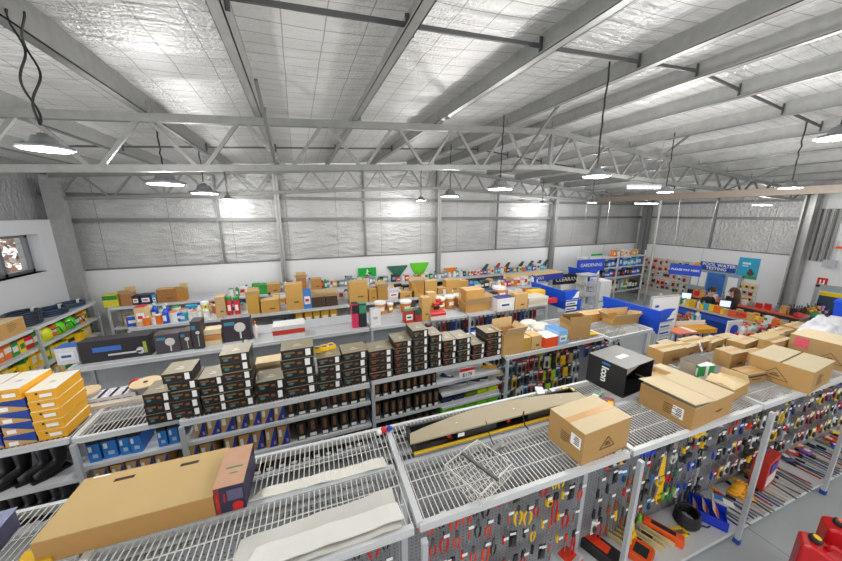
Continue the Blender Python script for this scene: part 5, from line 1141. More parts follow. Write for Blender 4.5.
# ------------------------------------------------------------------ filler goods made once and copied
def g_box(c, c2):
    t = thing('product_box', 'b', 'box'); MB().box(-.05, .05, 0, .09, 0, .14).mk('box_body', mat(c, .5, noise=.12), t); MB().box(-.035, .035, -.002, -.0005, .04, .1).mk('label', mat(c2, .5), t); return t
def g_bottle(c, c2):
    t = thing('bottle', 'b', 'bottle'); MB().lathe([(0, 0), (.035, 0), (.035, .12), (.014, .15), (.014, .165), (0, .165)], 10).mk('bottle_body', mat(c, .4), t); MB().lathe([(0, .165), (.017, .165), (.017, .19), (0, .19)], 10).mk('cap', mat(c2, .4), t); MB().box(-.02, .02, -.037, -.034, .03, .09).mk('label', PAPER, t); return t
def g_can(c, c2):
    t = thing('can', 'b', 'can'); MB().lathe([(0, 0), (.05, 0), (.05, .12), (0, .12)], 12).mk('can_body', mat(c, .4, noise=.1), t); MB().lathe([(0, .12), (.046, .12), (.046, .128), (0, .128)], 12).mk('lid', mat(c2, .4), t); return t
def g_pack(c, c2):
    t = thing('soft_pack', 'b', 'pack'); MB().box(-.06, .06, 0, .05, 0, .13).mk('pack_body', mat(c, .4, noise=.25, scale=25), t, bevel=.012); MB().box(-.04, .04, -.003, -.0005, .05, .09).mk('printed_label', mat(c2, .5), t); return t
GM = dict(box=g_box, bottle=g_bottle, can=g_can, pack=g_pack)
CW = {'#d9d9d4': 'white', '#c8201f': 'red', '#f2c215': 'yellow', '#1f2022': 'black', '#1f4fc0': 'blue', '#2c8a3e': 'green', '#c59a58': 'tan', '#e0701c': 'orange', '#7f8e9b': 'grey', '#d0a020': 'mustard', '#3aa0c0': 'turquoise', '#8a4a2a': 'brown'}
def fill(place, specs, x0, x1, y, z, n_, cat_group, seed, sc_=1.0, jit=.03, rot=0, skip=()):
    r = random.Random(seed)
    for k in range(n_):
        kind, c, c2 = specs[r.randrange(len(specs))]; u = (k+.5)/n_
        if k in skip: continue
        if rot: loc = (y, x0+(x1-x0)*u, z)
        else: loc = (x0+(x1-x0)*u+r.uniform(-jit, jit), y+r.uniform(0, .05), z)
        s = sc_*r.uniform(.85, 1.2)
        proto((kind, c, c2), GM[kind], c, c2).put(loc, (R(90) if rot else 0)+R(r.uniform(-12, 12)), '%s %s, %s from %s on %s' % (CW[c], kind if kind != 'pack' else 'soft pack', nth(k), 'the near end' if rot else 'left', place), cat_group, (s, s, s*r.uniform(.9, 1.25)))
W_, R_, Y_, K_, B_, G_, T_, O_, S_, M_, Q_, N_ = '#d9d9d4', '#c8201f', '#f2c215', '#1f2022', '#1f4fc0', '#2c8a3e', '#c59a58', '#e0701c', '#7f8e9b', '#d0a020', '#3aa0c0', '#8a4a2a'
mix = [('box', W_, R_), ('box', K_, S_), ('bottle', W_, B_), ('pack', R_, W_), ('pack', S_, W_), ('box', S_, B_), ('can', W_, R_), ('pack', K_, W_), ('box', T_, W_), ('bottle', S_, K_)]
mixr = [('pack', K_, W_), ('pack', R_, W_), ('box', S_, K_), ('box', K_, R_), ('bottle', S_, K_), ('box', B_, W_), ('can', S_, W_), ('pack', W_, R_)]
mixy = [('box', Y_, W_), ('box', M_, W_), ('can', Y_, G_), ('box', T_, W_), ('pack', Y_, K_), ('box', W_, M_)]
mixg = [('bottle', W_, G_), ('box', G_, W_), ('bottle', G_, W_), ('can', W_, G_), ('box', W_, G_), ('pack', Q_, W_)]
mixb = [('bottle', B_, W_), ('bottle', W_, B_), ('pack', B_, W_), ('can', W_, O_), ('can', O_, W_), ('box', Q_, W_)]
# second run: goods under the deck at the right, hanging in front
fill('the upper electrical shelf', mixr, 2.1, 5.0, 5.16, .953, 22, 'goods on the upper electrical shelf', 31, 1.5)
fill('the raised rear row over the upper electrical shelf', mixr, 2.1, 5.0, 5.24, 1.20, 22, 'goods on the upper electrical shelf', 32, 1.2) if False else None
for k in range(26):
    x = 2.15+k*.111; k % 4 == 0 and HOOKP.put((x, 5.30, 1.50), 0, 'chrome peg hook, %s in the front row of the electrical gondola' % nth(k), 'peg hooks with price tickets')
    c = [K, RD, WH, GY, RD, K, BL, GY][k % 8]; proto(('card', c), mk_card, c).put((x, 5.24, 1.495), R(rnd.uniform(-10, 10)), '%s carded fitting, %s in the front row of the electrical gondola' % (CN[c], nth(k)), 'carded fittings on the electrical gondola', (1.2, 1.2, 1.5))
# third run
fill('the upper plumbing shelf', mixy, -2.9, -1.1, 6.74, 1.123, 14, 'goods on the upper plumbing shelf, left', 33, 1.5)
fill('the upper plumbing shelf beyond the yellow goods', mix, -1.0, .25, 6.74, 1.123, 10, 'goods on the upper plumbing shelf, middle', 34, 1.5)
for k, (a, b) in enumerate(((297, 304), (306, 313.5), (314.5, 321), (322, 330), (331, 338))): fbox('mustard yellow box, %s of five on the upper plumbing shelf' % nth(k), 'box', a, b, 324-k*.8, 312-k*.8, 1.123, .2, '#cf9f1c', 'label', y=6.74, group='mustard boxes')
fill('the upper plumbing shelf right of the mustard boxes', mix, 1.15, 6.6, 6.74, 1.123, 40, 'goods on the upper plumbing shelf, right', 35, 1.5)
fill('the plumbing deck by the left upright', mixb, -2.95, -1.75, 6.78, Z1, 13, 'bottles on the plumbing deck', 36, 1.2)
fill('the rear plumbing deck at left', mixb+mixg, -2.9, -1.2, 7.15, Z1, 15, 'bottles on the rear plumbing deck', 37, 1.4)
fbox('tan carton with red dot among blue bottles', 'carton', 137, 148, 323, 307, Z1, .18, '#d3b384', 'label', c2='#c8201f', y=6.74)
dl = [(202, 210, 310, 302, '#e8d23a', 'tub', 'small yellow pot on the plumbing deck', 'pot'), (217, 227, 309, 297, '#c2a070', 'carton', 'small brown carton left of the red tins', 'carton'), (227.5, 233.5, 308.5, 297, '#d2312c', 'tub', 'red tin with green base, left of the pair', 'tin'), (234.5, 241, 308, 297, '#d2312c', 'tub', 'red tin with green base, right of the pair', 'tin'),
      (248, 260, 307, 295, '#bf943f', 'open', 'mustard carton open at the top on the plumbing deck', 'carton'), (262, 280, 312, 300, '#c39448', 'carton', 'wide low carton with dark print on the plumbing deck', 'carton'), (287, 304, 309, 284, '#c69a52', 'carton', 'tallest brown carton on the left plumbing deck', 'carton'), (304, 312, 303, 291, '#3d83cf', 'label', 'blue printed box beside the tallest carton', 'box'),
      (312, 325, 307, 297, '#4a3a2a', 'open', 'open carton of white rolls, left of two', 'carton'), (326, 338, 306, 296, '#4a3a2a', 'open', 'open carton of white rolls, right of two', 'carton'), (350, 368, 304, 282, '#c69c55', 'carton', 'tall brown carton before the green exit sign', 'carton'), (369, 377, 301, 289, '#b98d44', 'carton', 'small brown carton right of the tall one', 'carton'), (378, 388, 301, 287, '#b48a44', 'open', 'brown carton with dark goods on top', 'carton'),
      (388, 400, 298, 290, '#cfc9d6', 'label', 'white and violet box on the plumbing deck', 'box'), (398, 414, 298, 292, '#c69a54', 'carton', 'low brown carton before the open one', 'carton'), (412, 424, 295, 283, '#b88a42', 'open', 'brown open carton below the lime funnel', 'carton'), (425, 437, 294, 281, '#c39a58', 'carton', 'brown carton right of the lime funnel', 'carton'), (438, 446, 293, 288, '#b88c48', 'carton', 'small low carton before the right-hand cartons', 'carton'),
      (446, 460, 292, 280, '#c69b54', 'carton', 'brown carton below the orange funnel', 'carton'), (460, 468, 291, 281, '#c0914a', 'carton', 'narrow brown carton right of the orange funnel', 'carton'), (468, 474, 290, 284, '#3a62b4', 'label', 'blue box at the right of the cartons', 'box')]
for a, b, yb, yt, c, kd, l, cat in dl: fbox(l, cat, a, b, yb, yt, Z1, .22, c, kd, y=6.76, c2='#2f8a3e' if kd == 'tub' and c[1] == 'd' else None, name={'carton': 'cardboard_carton', 'box': 'product_box'}.get(cat, cat))
for k, px in enumerate((314.5, 318.5, 322.5, 328, 332, 336)):
    t = thing('paper_roll', 'white roll, %s from left in the dark open cartons' % nth(k), 'roll', (xon(px, 6.84, Z1+.12), 6.86, Z1+.10), 0, 'white rolls'); MB().lathe([(.02, 0), (.05, 0), (.05, .10), (.02, .10)], 14).mk('roll_body', PAPER, t); MB().cyl((0, 0, 0), (0, 0, .09), .02, 8).mk('core', CARD2, t)
fill('the rear plumbing deck', mix+mixg+mixy, -1.0, 3.0, 7.2, Z1, 34, 'goods on the rear plumbing deck', 38, 1.4)
fill('the right plumbing deck', mix+mixb, 3.3, 6.4, 6.8, Z1, 26, 'goods on the right plumbing deck', 39, 1.3)
# long blue and tan board lying on the right of the third run
t = thing('blue_tan_display', 'long blue display box with tan top lying on the plumbing deck', 'display box', (xon(513, 6.9, Z1), 6.95, Z1), R(3)); L_ = xon(567, 6.9, Z1)-xon(513, 6.9, Z1)
MB().box(0, L_, 0, .4, 0, .2).mk('box_body', mat('#2438a0', .5), t); MB().box(-.02, L_+.02, -.02, .42, .2, .215).mk('tan_top', mat('#dcb878', .6, noise=.06), t); MB().box(-.004, .0, .02, .38, 0, .2).mk('tan_end', mat('#e0a838', .6), t); text('TOOLS', .12, PAPER, t, (L_*.5, -.003, .1), (math.pi/2, 0, 0))
# fourth run and back wall
fill('the upper garden shelf', mixy+mix, -3.8, 2.2, 8.44, 1.123, 44, 'goods on the upper garden shelf, left', 40, 1.6)
fill('the upper garden shelf beyond the middle', mix+mixb, 2.5, 8.3, 8.44, 1.123, 38, 'goods on the upper garden shelf, right', 41, 1.6)
el = [(104, 119, 306, 295, '#d8cf3a', 'band', 'yellow and green packs at the left end of the garden deck', 'pack'), (122, 133, 304, 294, '#a8744a', 'open', 'brown carton beside the yellow and green packs', 'carton'), (133, 140, 304, 296, '#2a2d30', 'label', 'black boxed fitting on the garden deck', 'box'), (141, 152, 306, 295, '#1c2c48', 'label', 'navy boxed pump with blue disc on the garden deck', 'box'), (153, 157, 305, 295, '#5a9ac0', 'label', 'slim pale blue box on the garden deck', 'box'), (158, 178, 301, 289, '#9a6a3a', 'carton', 'long brown carton tray at the left of the garden deck', 'carton'), (178, 186, 300, 290, '#b07a34', 'open', 'small open brown carton beside the tray', 'carton'), (255, 268, 294, 285, '#2f9a3e', 'band', 'green lidded tubs on the garden deck', 'tub pack'), (268, 281, 294, 284, '#b98a4a', 'carton', 'brown carton left of the back wall column', 'carton'), (297, 307, 288, 278, '#a8743c', 'open', 'open brown carton right of the wall column', 'carton'), (312, 322, 288, 279, '#b98548', 'carton', 'second brown carton right of the wall column', 'carton')]
for a, b, yb, yt, c, kd, l, cat in el: fbox(l, cat, a, b, yb, yt, Z1, .24, c, kd, y=8.46, name={'carton': 'cardboard_carton', 'box': 'product_box', 'tub pack': 'tub_pack'}.get(cat, 'pack'))
fill('the garden deck', mixg+mix, -1.7, 2.3, 8.55, Z1, 40, 'goods on the garden deck', 42, 1.4)
fill('the right garden deck', mix+mixg+mixb, 2.5, 8.4, 8.55, Z1, 44, 'goods on the right garden deck', 43, 1.15)
r = random.Random(17)
for k, px in enumerate((480, 492, 502, 516, 526, 534, 541)):
    x = xon(px, 9.0, BZ+.2); t = thing('garden_hoe', '%s garden hoe, %s from left standing on the right garden deck' % ('red' if k == 1 else 'dark olive', nth(k)), 'garden hoe', (x, 8.95, Z1), R(10), 'garden hoes')
    MB().prism([(0, 0), (.22, .04), (.36, .26), (.30, .28), (.1, .12)], -.03, .03, M=Matrix.Rotation(math.pi/2, 4, 'X')).mk('blade', mat('#b5322c' if k == 1 else r.choice(['#3a3f30', '#4a3c34', '#46503c']), .5), t); MB().box(-.02, .06, -.04, .04, 0, .05).mk('base', BLACK, t)
# exit sign and funnels on the back wall
EXG = mat('#128a34', .4, noise=0, emit=.25, name='lit_exit_green')
def exit_sign(p, label, w, h):
    t = thing('exit_sign', label, 'exit sign', p); MB().box(-w/2, w/2, -.05, 0, -h/2, h/2).mk('sign_body', EXG, t)
    m2 = MB(); s = h/.26; m2.ell((.0, -.053, .065*s), (.02*s, .004, .02*s), 8, 5); m2.bar((0, -.053, .045*s), (-.01, -.053, -.02*s), .03*s, .004, up=(0, 1, 0)); m2.bar((-.01, -.053, -.02*s), (.04*s, -.053, -.08*s), .02*s, .004, up=(0, 1, 0)); m2.bar((-.01, -.053, -.02*s), (-.05*s, -.053, -.06*s), .02*s, .004, up=(0, 1, 0)); m2.bar((0, -.053, .04*s), (.05*s, -.053, .01*s), .014*s, .004, up=(0, 1, 0)); m2.mk('running_figure', PAPER, t)
p = ay(367, 272, YB-.07); exit_sign(p, 'green exit sign with running figure on the back wall, left', .56, .28)
p = ay(596, 257, YB-.07); exit_sign(p, 'green exit sign on the back wall behind the blue signs', .62, .28)
def funnel(px0, px1, y0, y1, c, label):
    p = ay((px0+px1)/2, y0, YB-.16); w = abs(xon(px1, YB-.16, p.z)-xon(px0, YB-.16, p.z)); q = ay((px0+px1)/2, y1, YB-.16); h = p.z-q.z
    t = thing('garden_rake_head', label, 'fan rake', (p.x, YB-.10, q.z)); MB().prism([(-w*.07, 0), (w*.07, 0), (w*.2, h*.3), (w/2, h*.9), (w/2, h), (-w/2, h), (-w/2, h*.9), (-w*.2, h*.3)], -.02, .02, M=Matrix.Rotation(math.pi/2, 4, 'X')).mk('fan', mat(c, .5), t); m2 = MB()
    for k in range(9): m2.bar((0, -.024, h*.1), ((k-4)*w*.11, -.024, h*.97), .008, .006, up=(0, 1, 0))
    m2.mk('ribs', mat(c, .35), t); MB().cyl((0, 0, -h*.45), (0, 0, h*.1), .03, 8).mk('socket', mat('#2a2c2c', .5), t)
funnel(388, 408, 266, 278, '#2a6a52', 'dark green fan rake head on the back wall')
funnel(411, 429, 263, 280, '#63c61e', 'lime green fan rake head on the back wall')
funnel(445, 458, 268, 277, '#f08a1e', 'orange fan rake head on the back wall')
t = thing('black_tool', 'black tool hung right of the lime fan rake', 'tool', ay(427, 276, YB-.14)); MB().ell((0, 0, 0), (.16, .05, .09), 10, 6).mk('tool_head', BLACK, t, smooth=True); MB().cyl((.05, 0, -.1), (.1, 0, -.5), .02, 6).mk('handle', mat('#a06a3a', .5), t)

# ------------------------------------------------------------------ shelving along the left wall
LX = -4.35
for k, (ya, yb_) in enumerate(((4.7, 6.98), (7.0, 8.75))):
    t = bay('grey wall shelving bay under the window, %s' % ['nearer one with the carton', 'farther one with the hose coils'][k], 0, yb_-ya, 0, .50, 1.69, base_y=-.04, post_y=-.03, levels=(1.33, .98, .6), group='wall shelving bays', foot=False, end=(k == 1), deck='plate', panelm=GREYP)
    t.location = (LX, ya, 0); t.rotation_euler = (0, 0, R(90))
lz = 1.694
carton('brown carton with two white labels on top of the left wall shelving', 'carton', (LX-.02, 5.98, lz), R(90), .93, .40, .24, body=mat('#bd9257', .8, noise=.06), top=PALE, prints=(('lines', 'f', .3, .15, .1), ('lines', 'f', .7, .15, .1)), lab=(.35, .07, .12, .05))
def coil(y, c, rr, n_, label):
    t = thing('hose_coil', label, 'hose coil', (LX-.25, y, lz), 0)
    for k in range(n_): MB().tube([(rr*math.cos(a*math.pi/10)*(.75), rr*math.sin(a*math.pi/10), .022+.04*k) for a in range(21)], .022, 7).mk('hose_turn', mat(c, .4), t, smooth=True)
    MB().box(-.02, .02, rr-.03, rr+.03, 0, .04*n_+.01).mk('binding', PAPER, t)
coil(7.28, '#1f2a3a', .24, 6, 'tall navy hose coil on the left wall shelving beside the carton')
coil(7.9, '#22344f', .27, 3, 'low navy hose coil on the left wall shelving')
coil(8.46, '#2a3d58', .26, 2, 'farthest navy hose coil on the left wall shelving by the column')
for lvl, z, mx, nm in ((0, 1.334, [('pack', O_, W_), ('box', Y_, G_), ('pack', R_, W_), ('box', G_, W_)], 'the upper left wall shelf'), (1, .984, [('box', Y_, W_), ('can', Y_, G_), ('pack', Y_, K_), ('box', G_, Y_)], 'the middle left wall shelf'), (2, .604, [('box', T_, W_), ('box', Y_, W_), ('pack', G_, W_)], 'the lower left wall shelf')):
    fill(nm, mx, 5.0, 8.6, LX-.10, z, 26, 'goods on the left wall shelves', 50+lvl, 1.45, rot=1)
for k, (y, c, l) in enumerate(((7.75, '#6fd81e', 'lime green garden sprayer on the left wall shelf'), (8.05, '#4ccf2a', 'green garden sprayer beside the lime one'), (7.4, '#d8e02a', 'yellow-green sprayer nearest the shelf upright'))):
    t = thing('garden_sprayer', l, 'sprayer', (LX+.02, y, 1.334), R(90)); t.scale = (1.4, 1.4, 1.3); MB().lathe([(0, 0), (.08, 0), (.085, .12), (.05, .18), (.03, .2), (0, .2)], 14).mk('tank', mat(c, .4), t, (0, .12, 0), smooth=True); MB().box(-.015, .015, .02, .2, .2, .225).mk('pump_handle', BLACK, t); MB().tube([(.06, .1, .1), (.12, .02, .14), (.1, -.02, .06)], .008, 6).mk('hose', BLACK, t)

# ------------------------------------------------------------------ blue header boards at the gondola ends
HB_ = mat('#1450d0', .45, noise=.05, name='bright_blue_header')
def header(x, y0, y1, z, label, w=.40):
    t = thing('header_board', label, 'header sign', (x, y0, z)); L_ = y1-y0
    MB().add([(-.05, .0, .21), (0, 0, 0), (0, L_, 0), (-.05, L_, .21), (-.025, .0, .215), (.025, 0, 0), (.025, L_, 0), (-.025, L_, .215)], [(0, 1, 2, 3), (4, 5, 6, 7), (0, 1, 5, 4), (1, 2, 6, 5), (2, 3, 7, 6), (3, 0, 4, 7)]).mk('long_panel', HB_, t)
    MB().box(-.02, .02, 0, L_, -.22, -.005).mk('lower_panel', mat('#0f3fb4', .45), t)
    MB().prism([(0, 0), (w, 0), (w, .21), (w*.6, .23), (w*.3, .23), (-.05, .21)], -.012, .012, M=Matrix.Rotation(math.pi/2, 4, 'X')).mk('end_cheek', HB_, t)
    MB().prism([(w*.98, .20), (w*.98, .03), (w*.45, .03), (w*.64, .08), (w*.78, .16)], .0125, .015, M=Matrix.Rotation(math.pi/2, 4, 'X')).mk('white_swoosh', PAPER, t)
    c = MB().box(.02, w-.02, 0, .03, -.85, -.01).mk('end_column', mat('#c9d3e4', .5), t)
    for k in range(5): MB().box(.03, w-.03, -.003, -.0005, -.14-.13*k, -.05-.13*k).mk('white_label_strip', PAPER, c); MB().box(.05, w-.09, -.0045, -.003, -.115-.13*k, -.085-.13*k).mk('blue_print', BLUE, c)
    return t
header(5.89, 3.20, 4.30, 1.70, 'blue header board over the near gondola end, right of the black box')
header(5.58, 5.0, 6.10, 1.66, 'blue header board over the electrical gondola end')
header(8.65, 6.9, 7.75, 1.60, 'blue header board over the far gondola end below the small blue sign')
fbox('blue upright panel at the electrical gondola end', 'panel', 563, 578, 330, 300, .9, .04, '#1450d0', 'plain', y=5.0)
t = thing('white_end_panel', 'white framed panel with swoosh beside the near blue header', 'panel', (7.0, 4.0, -.15), R(-8)); MB().box(0, .75, 0, .03, .7, 1.98).mk('panel_board', PAPER, t); MB().box(-.015, .765, -.01, .04, 1.98, 2.0).box(.75, .765, -.01, .04, .15, 1.98).box(-.015, 0, -.01, .04, .15, 1.98).mk('frame', GREYP, t); MB().box(.1, .2, -.004, -.0005, 1.75, 1.8).mk('blue_print', BLUE, t)
p0 = ay(591, 265, 7.7); t = thing('department_sign', 'small blue sign with white lettering above the far blue header', 'sign', (p0.x, 7.7, p0.z), R(-4)); MB().box(-.62, .62, -.02, .02, -.22, .20).mk('sign_board', BLUE, t); text('GARDENING', .17, PAPER, t, (0, -.024, 0), (math.pi/2, 0, 0))
for s in (-1, 1): MB().cyl((.5*s, 0, .2), (.5*s, 0, 2.2), .005, 5).mk('hanger', STEEL, t)
p0 = ay(569, 279, 7.2); t = thing('black_sign', 'black sign with white capitals on a white stand', 'sign', (p0.x, 7.2, p0.z), R(-6)); MB().box(-.62, .62, -.02, .02, -.16, .17).mk('sign_board', BLACK, t); text('CLEARANCE', .19, PAPER, t, (0, -.024, 0), (math.pi/2, 0, 0)); MB().box(-.3, .62, -.015, .015, -1.1, -.16).mk('white_panel', PAPER, t); MB().box(-.2, .5, -.018, -.015, -.5, -.35).mk('grey_print', mat('#8a8a8a', .5, noise=.4, scale=40), t)
# white rack column beside the signs
t = thing('display_rack', 'white open display rack column between the blue headers', 'rack', (xon(583, 6.6, 1.5), 6.5, 0)); 
for x in (0, .5): MB().box(x, x+.04, 0, .04, 0, 1.78).mk('post', WHITE, t)
for z in (.3, .7, 1.1, 1.45, 1.74): MB().box(0, .54, 0, .4, z, z+.03).mk('shelf', WHITE, t)
MB().box(.04, .5, .36, .38, .1, 1.74).mk('back_panel', mat('#cdc9bf', .5), t)
t = thing('white_cabinet', 'white cabinet with turquoise strip right of the rack column', 'cabinet', (xon(600, 6.6, 1.2), 6.6, 0)); MB().box(0, .5, 0, .4, 0, 1.5).mk('cabinet_body', PAPER, t); MB().box(0, .5, -.004, -.0005, .82, .86).mk('turquoise_strip', mat('#2aa88a', .5), t)

# ------------------------------------------------------------------ right-hand side: racks, wall goods, signs
t = thing('pallet_rack', 'white stock rack with blue cartons in the far right corner', 'rack', (10.0, 8.1, 0))
for x in (0, 1.6, 3.2): MB().box(x, x+.05, 0, .05, 0, 2.15).mk('post', WHITE, t)
for z in (.55, 1.15, 1.55, 1.95): MB().box(0, 3.25, 0, .6, z-.03, z).mk('shelf', WHITE, t)
fill('the top of the far corner rack', [('box', T_, W_), ('box', O_, W_), ('box', W_, O_)], 11.4, 13.0, 8.2, 1.952, 7, 'goods on the far corner rack', 60, 1.5)
fill('the third shelf of the far corner rack', [('box', B_, W_), ('box', B_, W_), ('box', K_, S_), ('box', Q_, W_)], 10.2, 13.1, 8.15, 1.552, 18, 'goods on the far corner rack', 61, 1.7)
fill('the second shelf of the far corner rack', [('box', B_, W_), ('box', K_, R_), ('pack', B_, W_), ('box', K_, S_)], 10.2, 13.1, 8.15, 1.152, 18, 'goods on the far corner rack', 62, 1.7)
fill('the bottom shelf of the far corner rack', [('box', G_, W_), ('pack', G_, W_), ('box', S_, W_), ('box', T_, W_), ('box', K_, W_)], 10.2, 13.1, 8.15, .552, 16, 'goods on the far corner rack', 63, 2.4)
# slatwall goods on the right wall
t = thing('slatwall_panel', 'cream slatwall panel of hanging goods on the right wall', 'slatwall', (XR-.10, 7.0, 0)); MB().box(0, .04, 0, 1.95, .2, 1.72).mk('panel_board', mat('#cfcac0', .6), t)
for k in range(9): MB().box(-.004, 0, 0, 1.95, .3+.16*k, .31+.16*k).mk('groove', mat('#8d887e', .6), t)
t2 = thing('slatwall_panel', 'white slatwall panel of yellow cards under the turquoise poster', 'slatwall', (XR-.10, 5.1, 0)); MB().box(0, .04, 0, .95, .1, 1.25).mk('panel_board', mat('#d8d6d0', .6), t2)
for k in range(7): MB().box(-.004, 0, 0, .95, .2+.15*k, .21+.15*k).mk('groove', mat('#9a968c', .6), t2)
for row in range(5):
    for k in range(9):
        c = [O, O, WH, RD, GY, G, TN, WH, K][(k+row*2) % 9] if row > 1 or k > 4 else O
        proto(('card', c), mk_card, c).put((XR-.13, 8.8-k*.2+rnd.uniform(-.06, .06), 1.66-row*.27+rnd.uniform(-.06, .05)), R(-90+rnd.uniform(-15, 15)), '%s carded item, %s from the corner in %s slatwall row' % (CN[c], nth(k), ROWN[row] if row < 4 else 'bottom'), 'carded items on the right slatwall', (rnd.uniform(1.1, 2.0), 2.2, rnd.uniform(.8, 1.3)))
for row in range(5):
    for k in range(6):
        c = [Y, WH, Y, TN, GY, RD][(k*2+row) % 6] if row not in (0, 2) else Y
        proto(('card', c), mk_card, c).put((XR-.13, 5.98-k*.15+rnd.uniform(-.03, .03), 1.20-row*.21+rnd.uniform(-.03, .03)), R(-90), '%s card, %s from left in %s row under the poster' % (CN[c], nth(k), ROWN[row] if row < 4 else 'bottom'), 'cards under the turquoise poster', (1.5, 1.5, .95))
# pool water testing sign and window
def wall_rect(px0, py0, px1, py1, x): a = ax(px0, py0, x); b = ax(px1, py1, x); return a, b
a, b = wall_rect(701, 262, 735, 273.5, XR-.12)
cy_, cz_ = (a.y+b.y)/2, (a.z+b.z)/2+.02; wd_, hg = abs(a.y-b.y), .30
t = thing('testing_sign', 'blue and white POOL WATER TESTING sign on the right wall', 'sign', (XR-.12, cy_, cz_), R(-90)); MB().box(-wd_/2, wd_/2, -.03, 0, -hg/2, hg/2).mk('sign_board', mat('#1848a0', .45), t); text('POOL WATER', .155, PAPER, t, (.04, -.034, .065), (math.pi/2, 0, 0), bold=.003); text('TESTING', .155, PAPER, t, (-.02, -.034, -.075), (math.pi/2, 0, 0), bold=.003)
MB().lathe([(0, 0), (.11, 0), (.11, .006), (0, .006)], 16, M=Matrix.Translation((-wd_/2-.08, -.03, -.02)) @ Matrix.Rotation(math.pi/2, 4, 'X')).mk('orange_sun', mat('#f0a030', .45), t)
t = thing('testing_station', 'water testing booth front with blue posters below its sign', 'booth', (XR-.14, cy_, 0), R(-90)); MB().box(-.75, .75, -.05, 0, .0, cz_-.17).mk('booth_front', mat('#9aa6ae', .4), t)
MB().box(-.2, .32, -.06, -.05, .45, cz_-.22).mk('blue_poster', mat('#3a6fb8', .4, noise=.5, scale=9), t); MB().box(.4, .68, -.06, -.05, .5, cz_-.3).box(-.7, -.48, -.06, -.05, .85, cz_-.25).box(-.44, -.24, -.06, -.05, .85, cz_-.25).mk('white_notice', PAPER, t); MB().box(.42, .7, -.065, -.05, cz_-.28, cz_-.2).mk('pale_blue_strip', mat('#6fa8d8', .4), t)
for k, (y_, c) in enumerate(((-.52, '#c89048'), (-.44, '#d8b070'), (-.36, '#b9803c'))): MB().box(y_-.03, y_+.03, -.08, -.05, .5, .72).mk('brochure', mat(c, .5), t)
# poster
a, b = wall_rect(740, 257, 756, 280, XR-.08)
t = thing('wall_poster', 'turquoise poster with green foot and brown figure on the right wall', 'poster', (XR-.07, (a.y+b.y)/2, (a.z+b.z)/2), R(-90)); hw_, hh = abs(a.y-b.y)/2, abs(a.z-b.z)/2
MB().box(-hw_, hw_, -.012, 0, -hh, hh).mk('poster_sheet', mat('#2fa3c8', .45, noise=.15, scale=2), t); MB().box(-hw_, hw_, -.015, -.012, -hh, -hh*.72).mk('green_foot', mat('#2f9a4a', .5), t); MB().ell((hw_*.35, -.013, -hh*.45), (hw_*.35, .004, hh*.25), 10, 6).ell((hw_*.3, -.013, -hh*.15), (hw_*.2, .004, hh*.12), 10, 6).mk('brown_figure', mat('#5a4438', .6), t); MB().box(-hw_*.6, hw_*.2, -.014, -.012, hh*.35, hh*.55).box(-hw_*.6, hw_*.0, -.014, -.012, hh*.15, hh*.25).mk('white_lettering', mat('#bfe3f0', .5), t)
# pay here sign, hung over the counter
p0 = ax(685, 270, 10.6); t = thing('pay_sign', 'blue PLEASE PAY HERE sign hanging over the checkout', 'sign', (10.6, p0.y, p0.z), R(-62)); MB().box(-.36, .36, -.015, .015, -.16, .16).mk('sign_board', BLUE, t); text('PLEASE PAY HERE', .082, PAPER, t, (0, -.018, 0), (math.pi/2, 0, 0), bold=.002)
for s in (-1, 1): MB().cyl((.3*s, 0, .16), (.4*s, 0, 2.0), .005, 5).mk('hanger', STEEL, t)
# fire sign, door opening, louvre grille and box on the near right wall
a = ax(809.5, 280.5, XR); t = thing('fire_sign', 'red square fire sign with white symbol on the right wall', 'sign', (XR-.005, a.y-.25, a.z), R(-90)); MB().box(-.10, .10, -.012, 0, -.13, .13).mk('sign_plate', RED, t); MB().box(-.05, -.02, -.015, -.012, -.05, .07).box(.02, .05, -.015, -.012, -.05, .07).box(-.05, .05, -.015, -.012, -.07, -.04).mk('white_symbol', PAPER, t)
dr = MB(); dr.box(XR-.03, XR+.12, 3.82, 3.90, 0, 1.50).box(XR-.03, XR+.12, 2.1, 3.9, 1.44, 1.52); struct(dr.mk('door_1', mat('#a4a8aa', .4, .3, name='aluminium_door_frame')))
t = thing('yard_vehicle', 'blue and yellow machine seen through the right doorway', 'machine', (XR+1.6, 4.25, 0)); MB().box(-.5, .6, -1.2, .3, .4, 1.0).mk('machine_body', mat('#2b3a52', .4), t); MB().box(-.45, .5, -1.1, .2, 1.0, 1.12).mk('yellow_cover', mat('#e8c81e', .45), t); MB().box(-.3, .4, -.9, 0, 1.12, 1.35).mk('cab', mat('#8fa8c8', .2), t)
for y in (-.9, 0): MB().cyl((-.55, y, .4), (.65, y, .4), .4, 16).mk('wheel', RUBB, t)
t = thing('louvre_strips', 'hanging metal strips beside the column on the right wall', 'strips', (XR-.02, 4.18, 0)); 
for k in range(6): MB().box(-.02, 0, -.07*k-.04, -.07*k, 2.2, 3.75).mk('strip', mat('#8d8d8a' if k % 2 else '#55554f', .5, .3), t)
t = thing('junction_box', 'grey junction box on the right wall below the strips', 'box', (XR-.02, 3.75, 2.05)); MB().box(-.1, 0, -.12, .12, 0, .22).mk('box_body', GREYP, t); MB().cyl((-.05, 0, .22), (-.05, 0, .8), .015, 8).mk('conduit', GREYP, t)
tag(MB().box(XR-.08, XR-.01, 3.45, 3.75, 2.62, 2.68).mk('orange_tool', ORG), 'orange tool lying on the ledge of the right wall', 'tool')
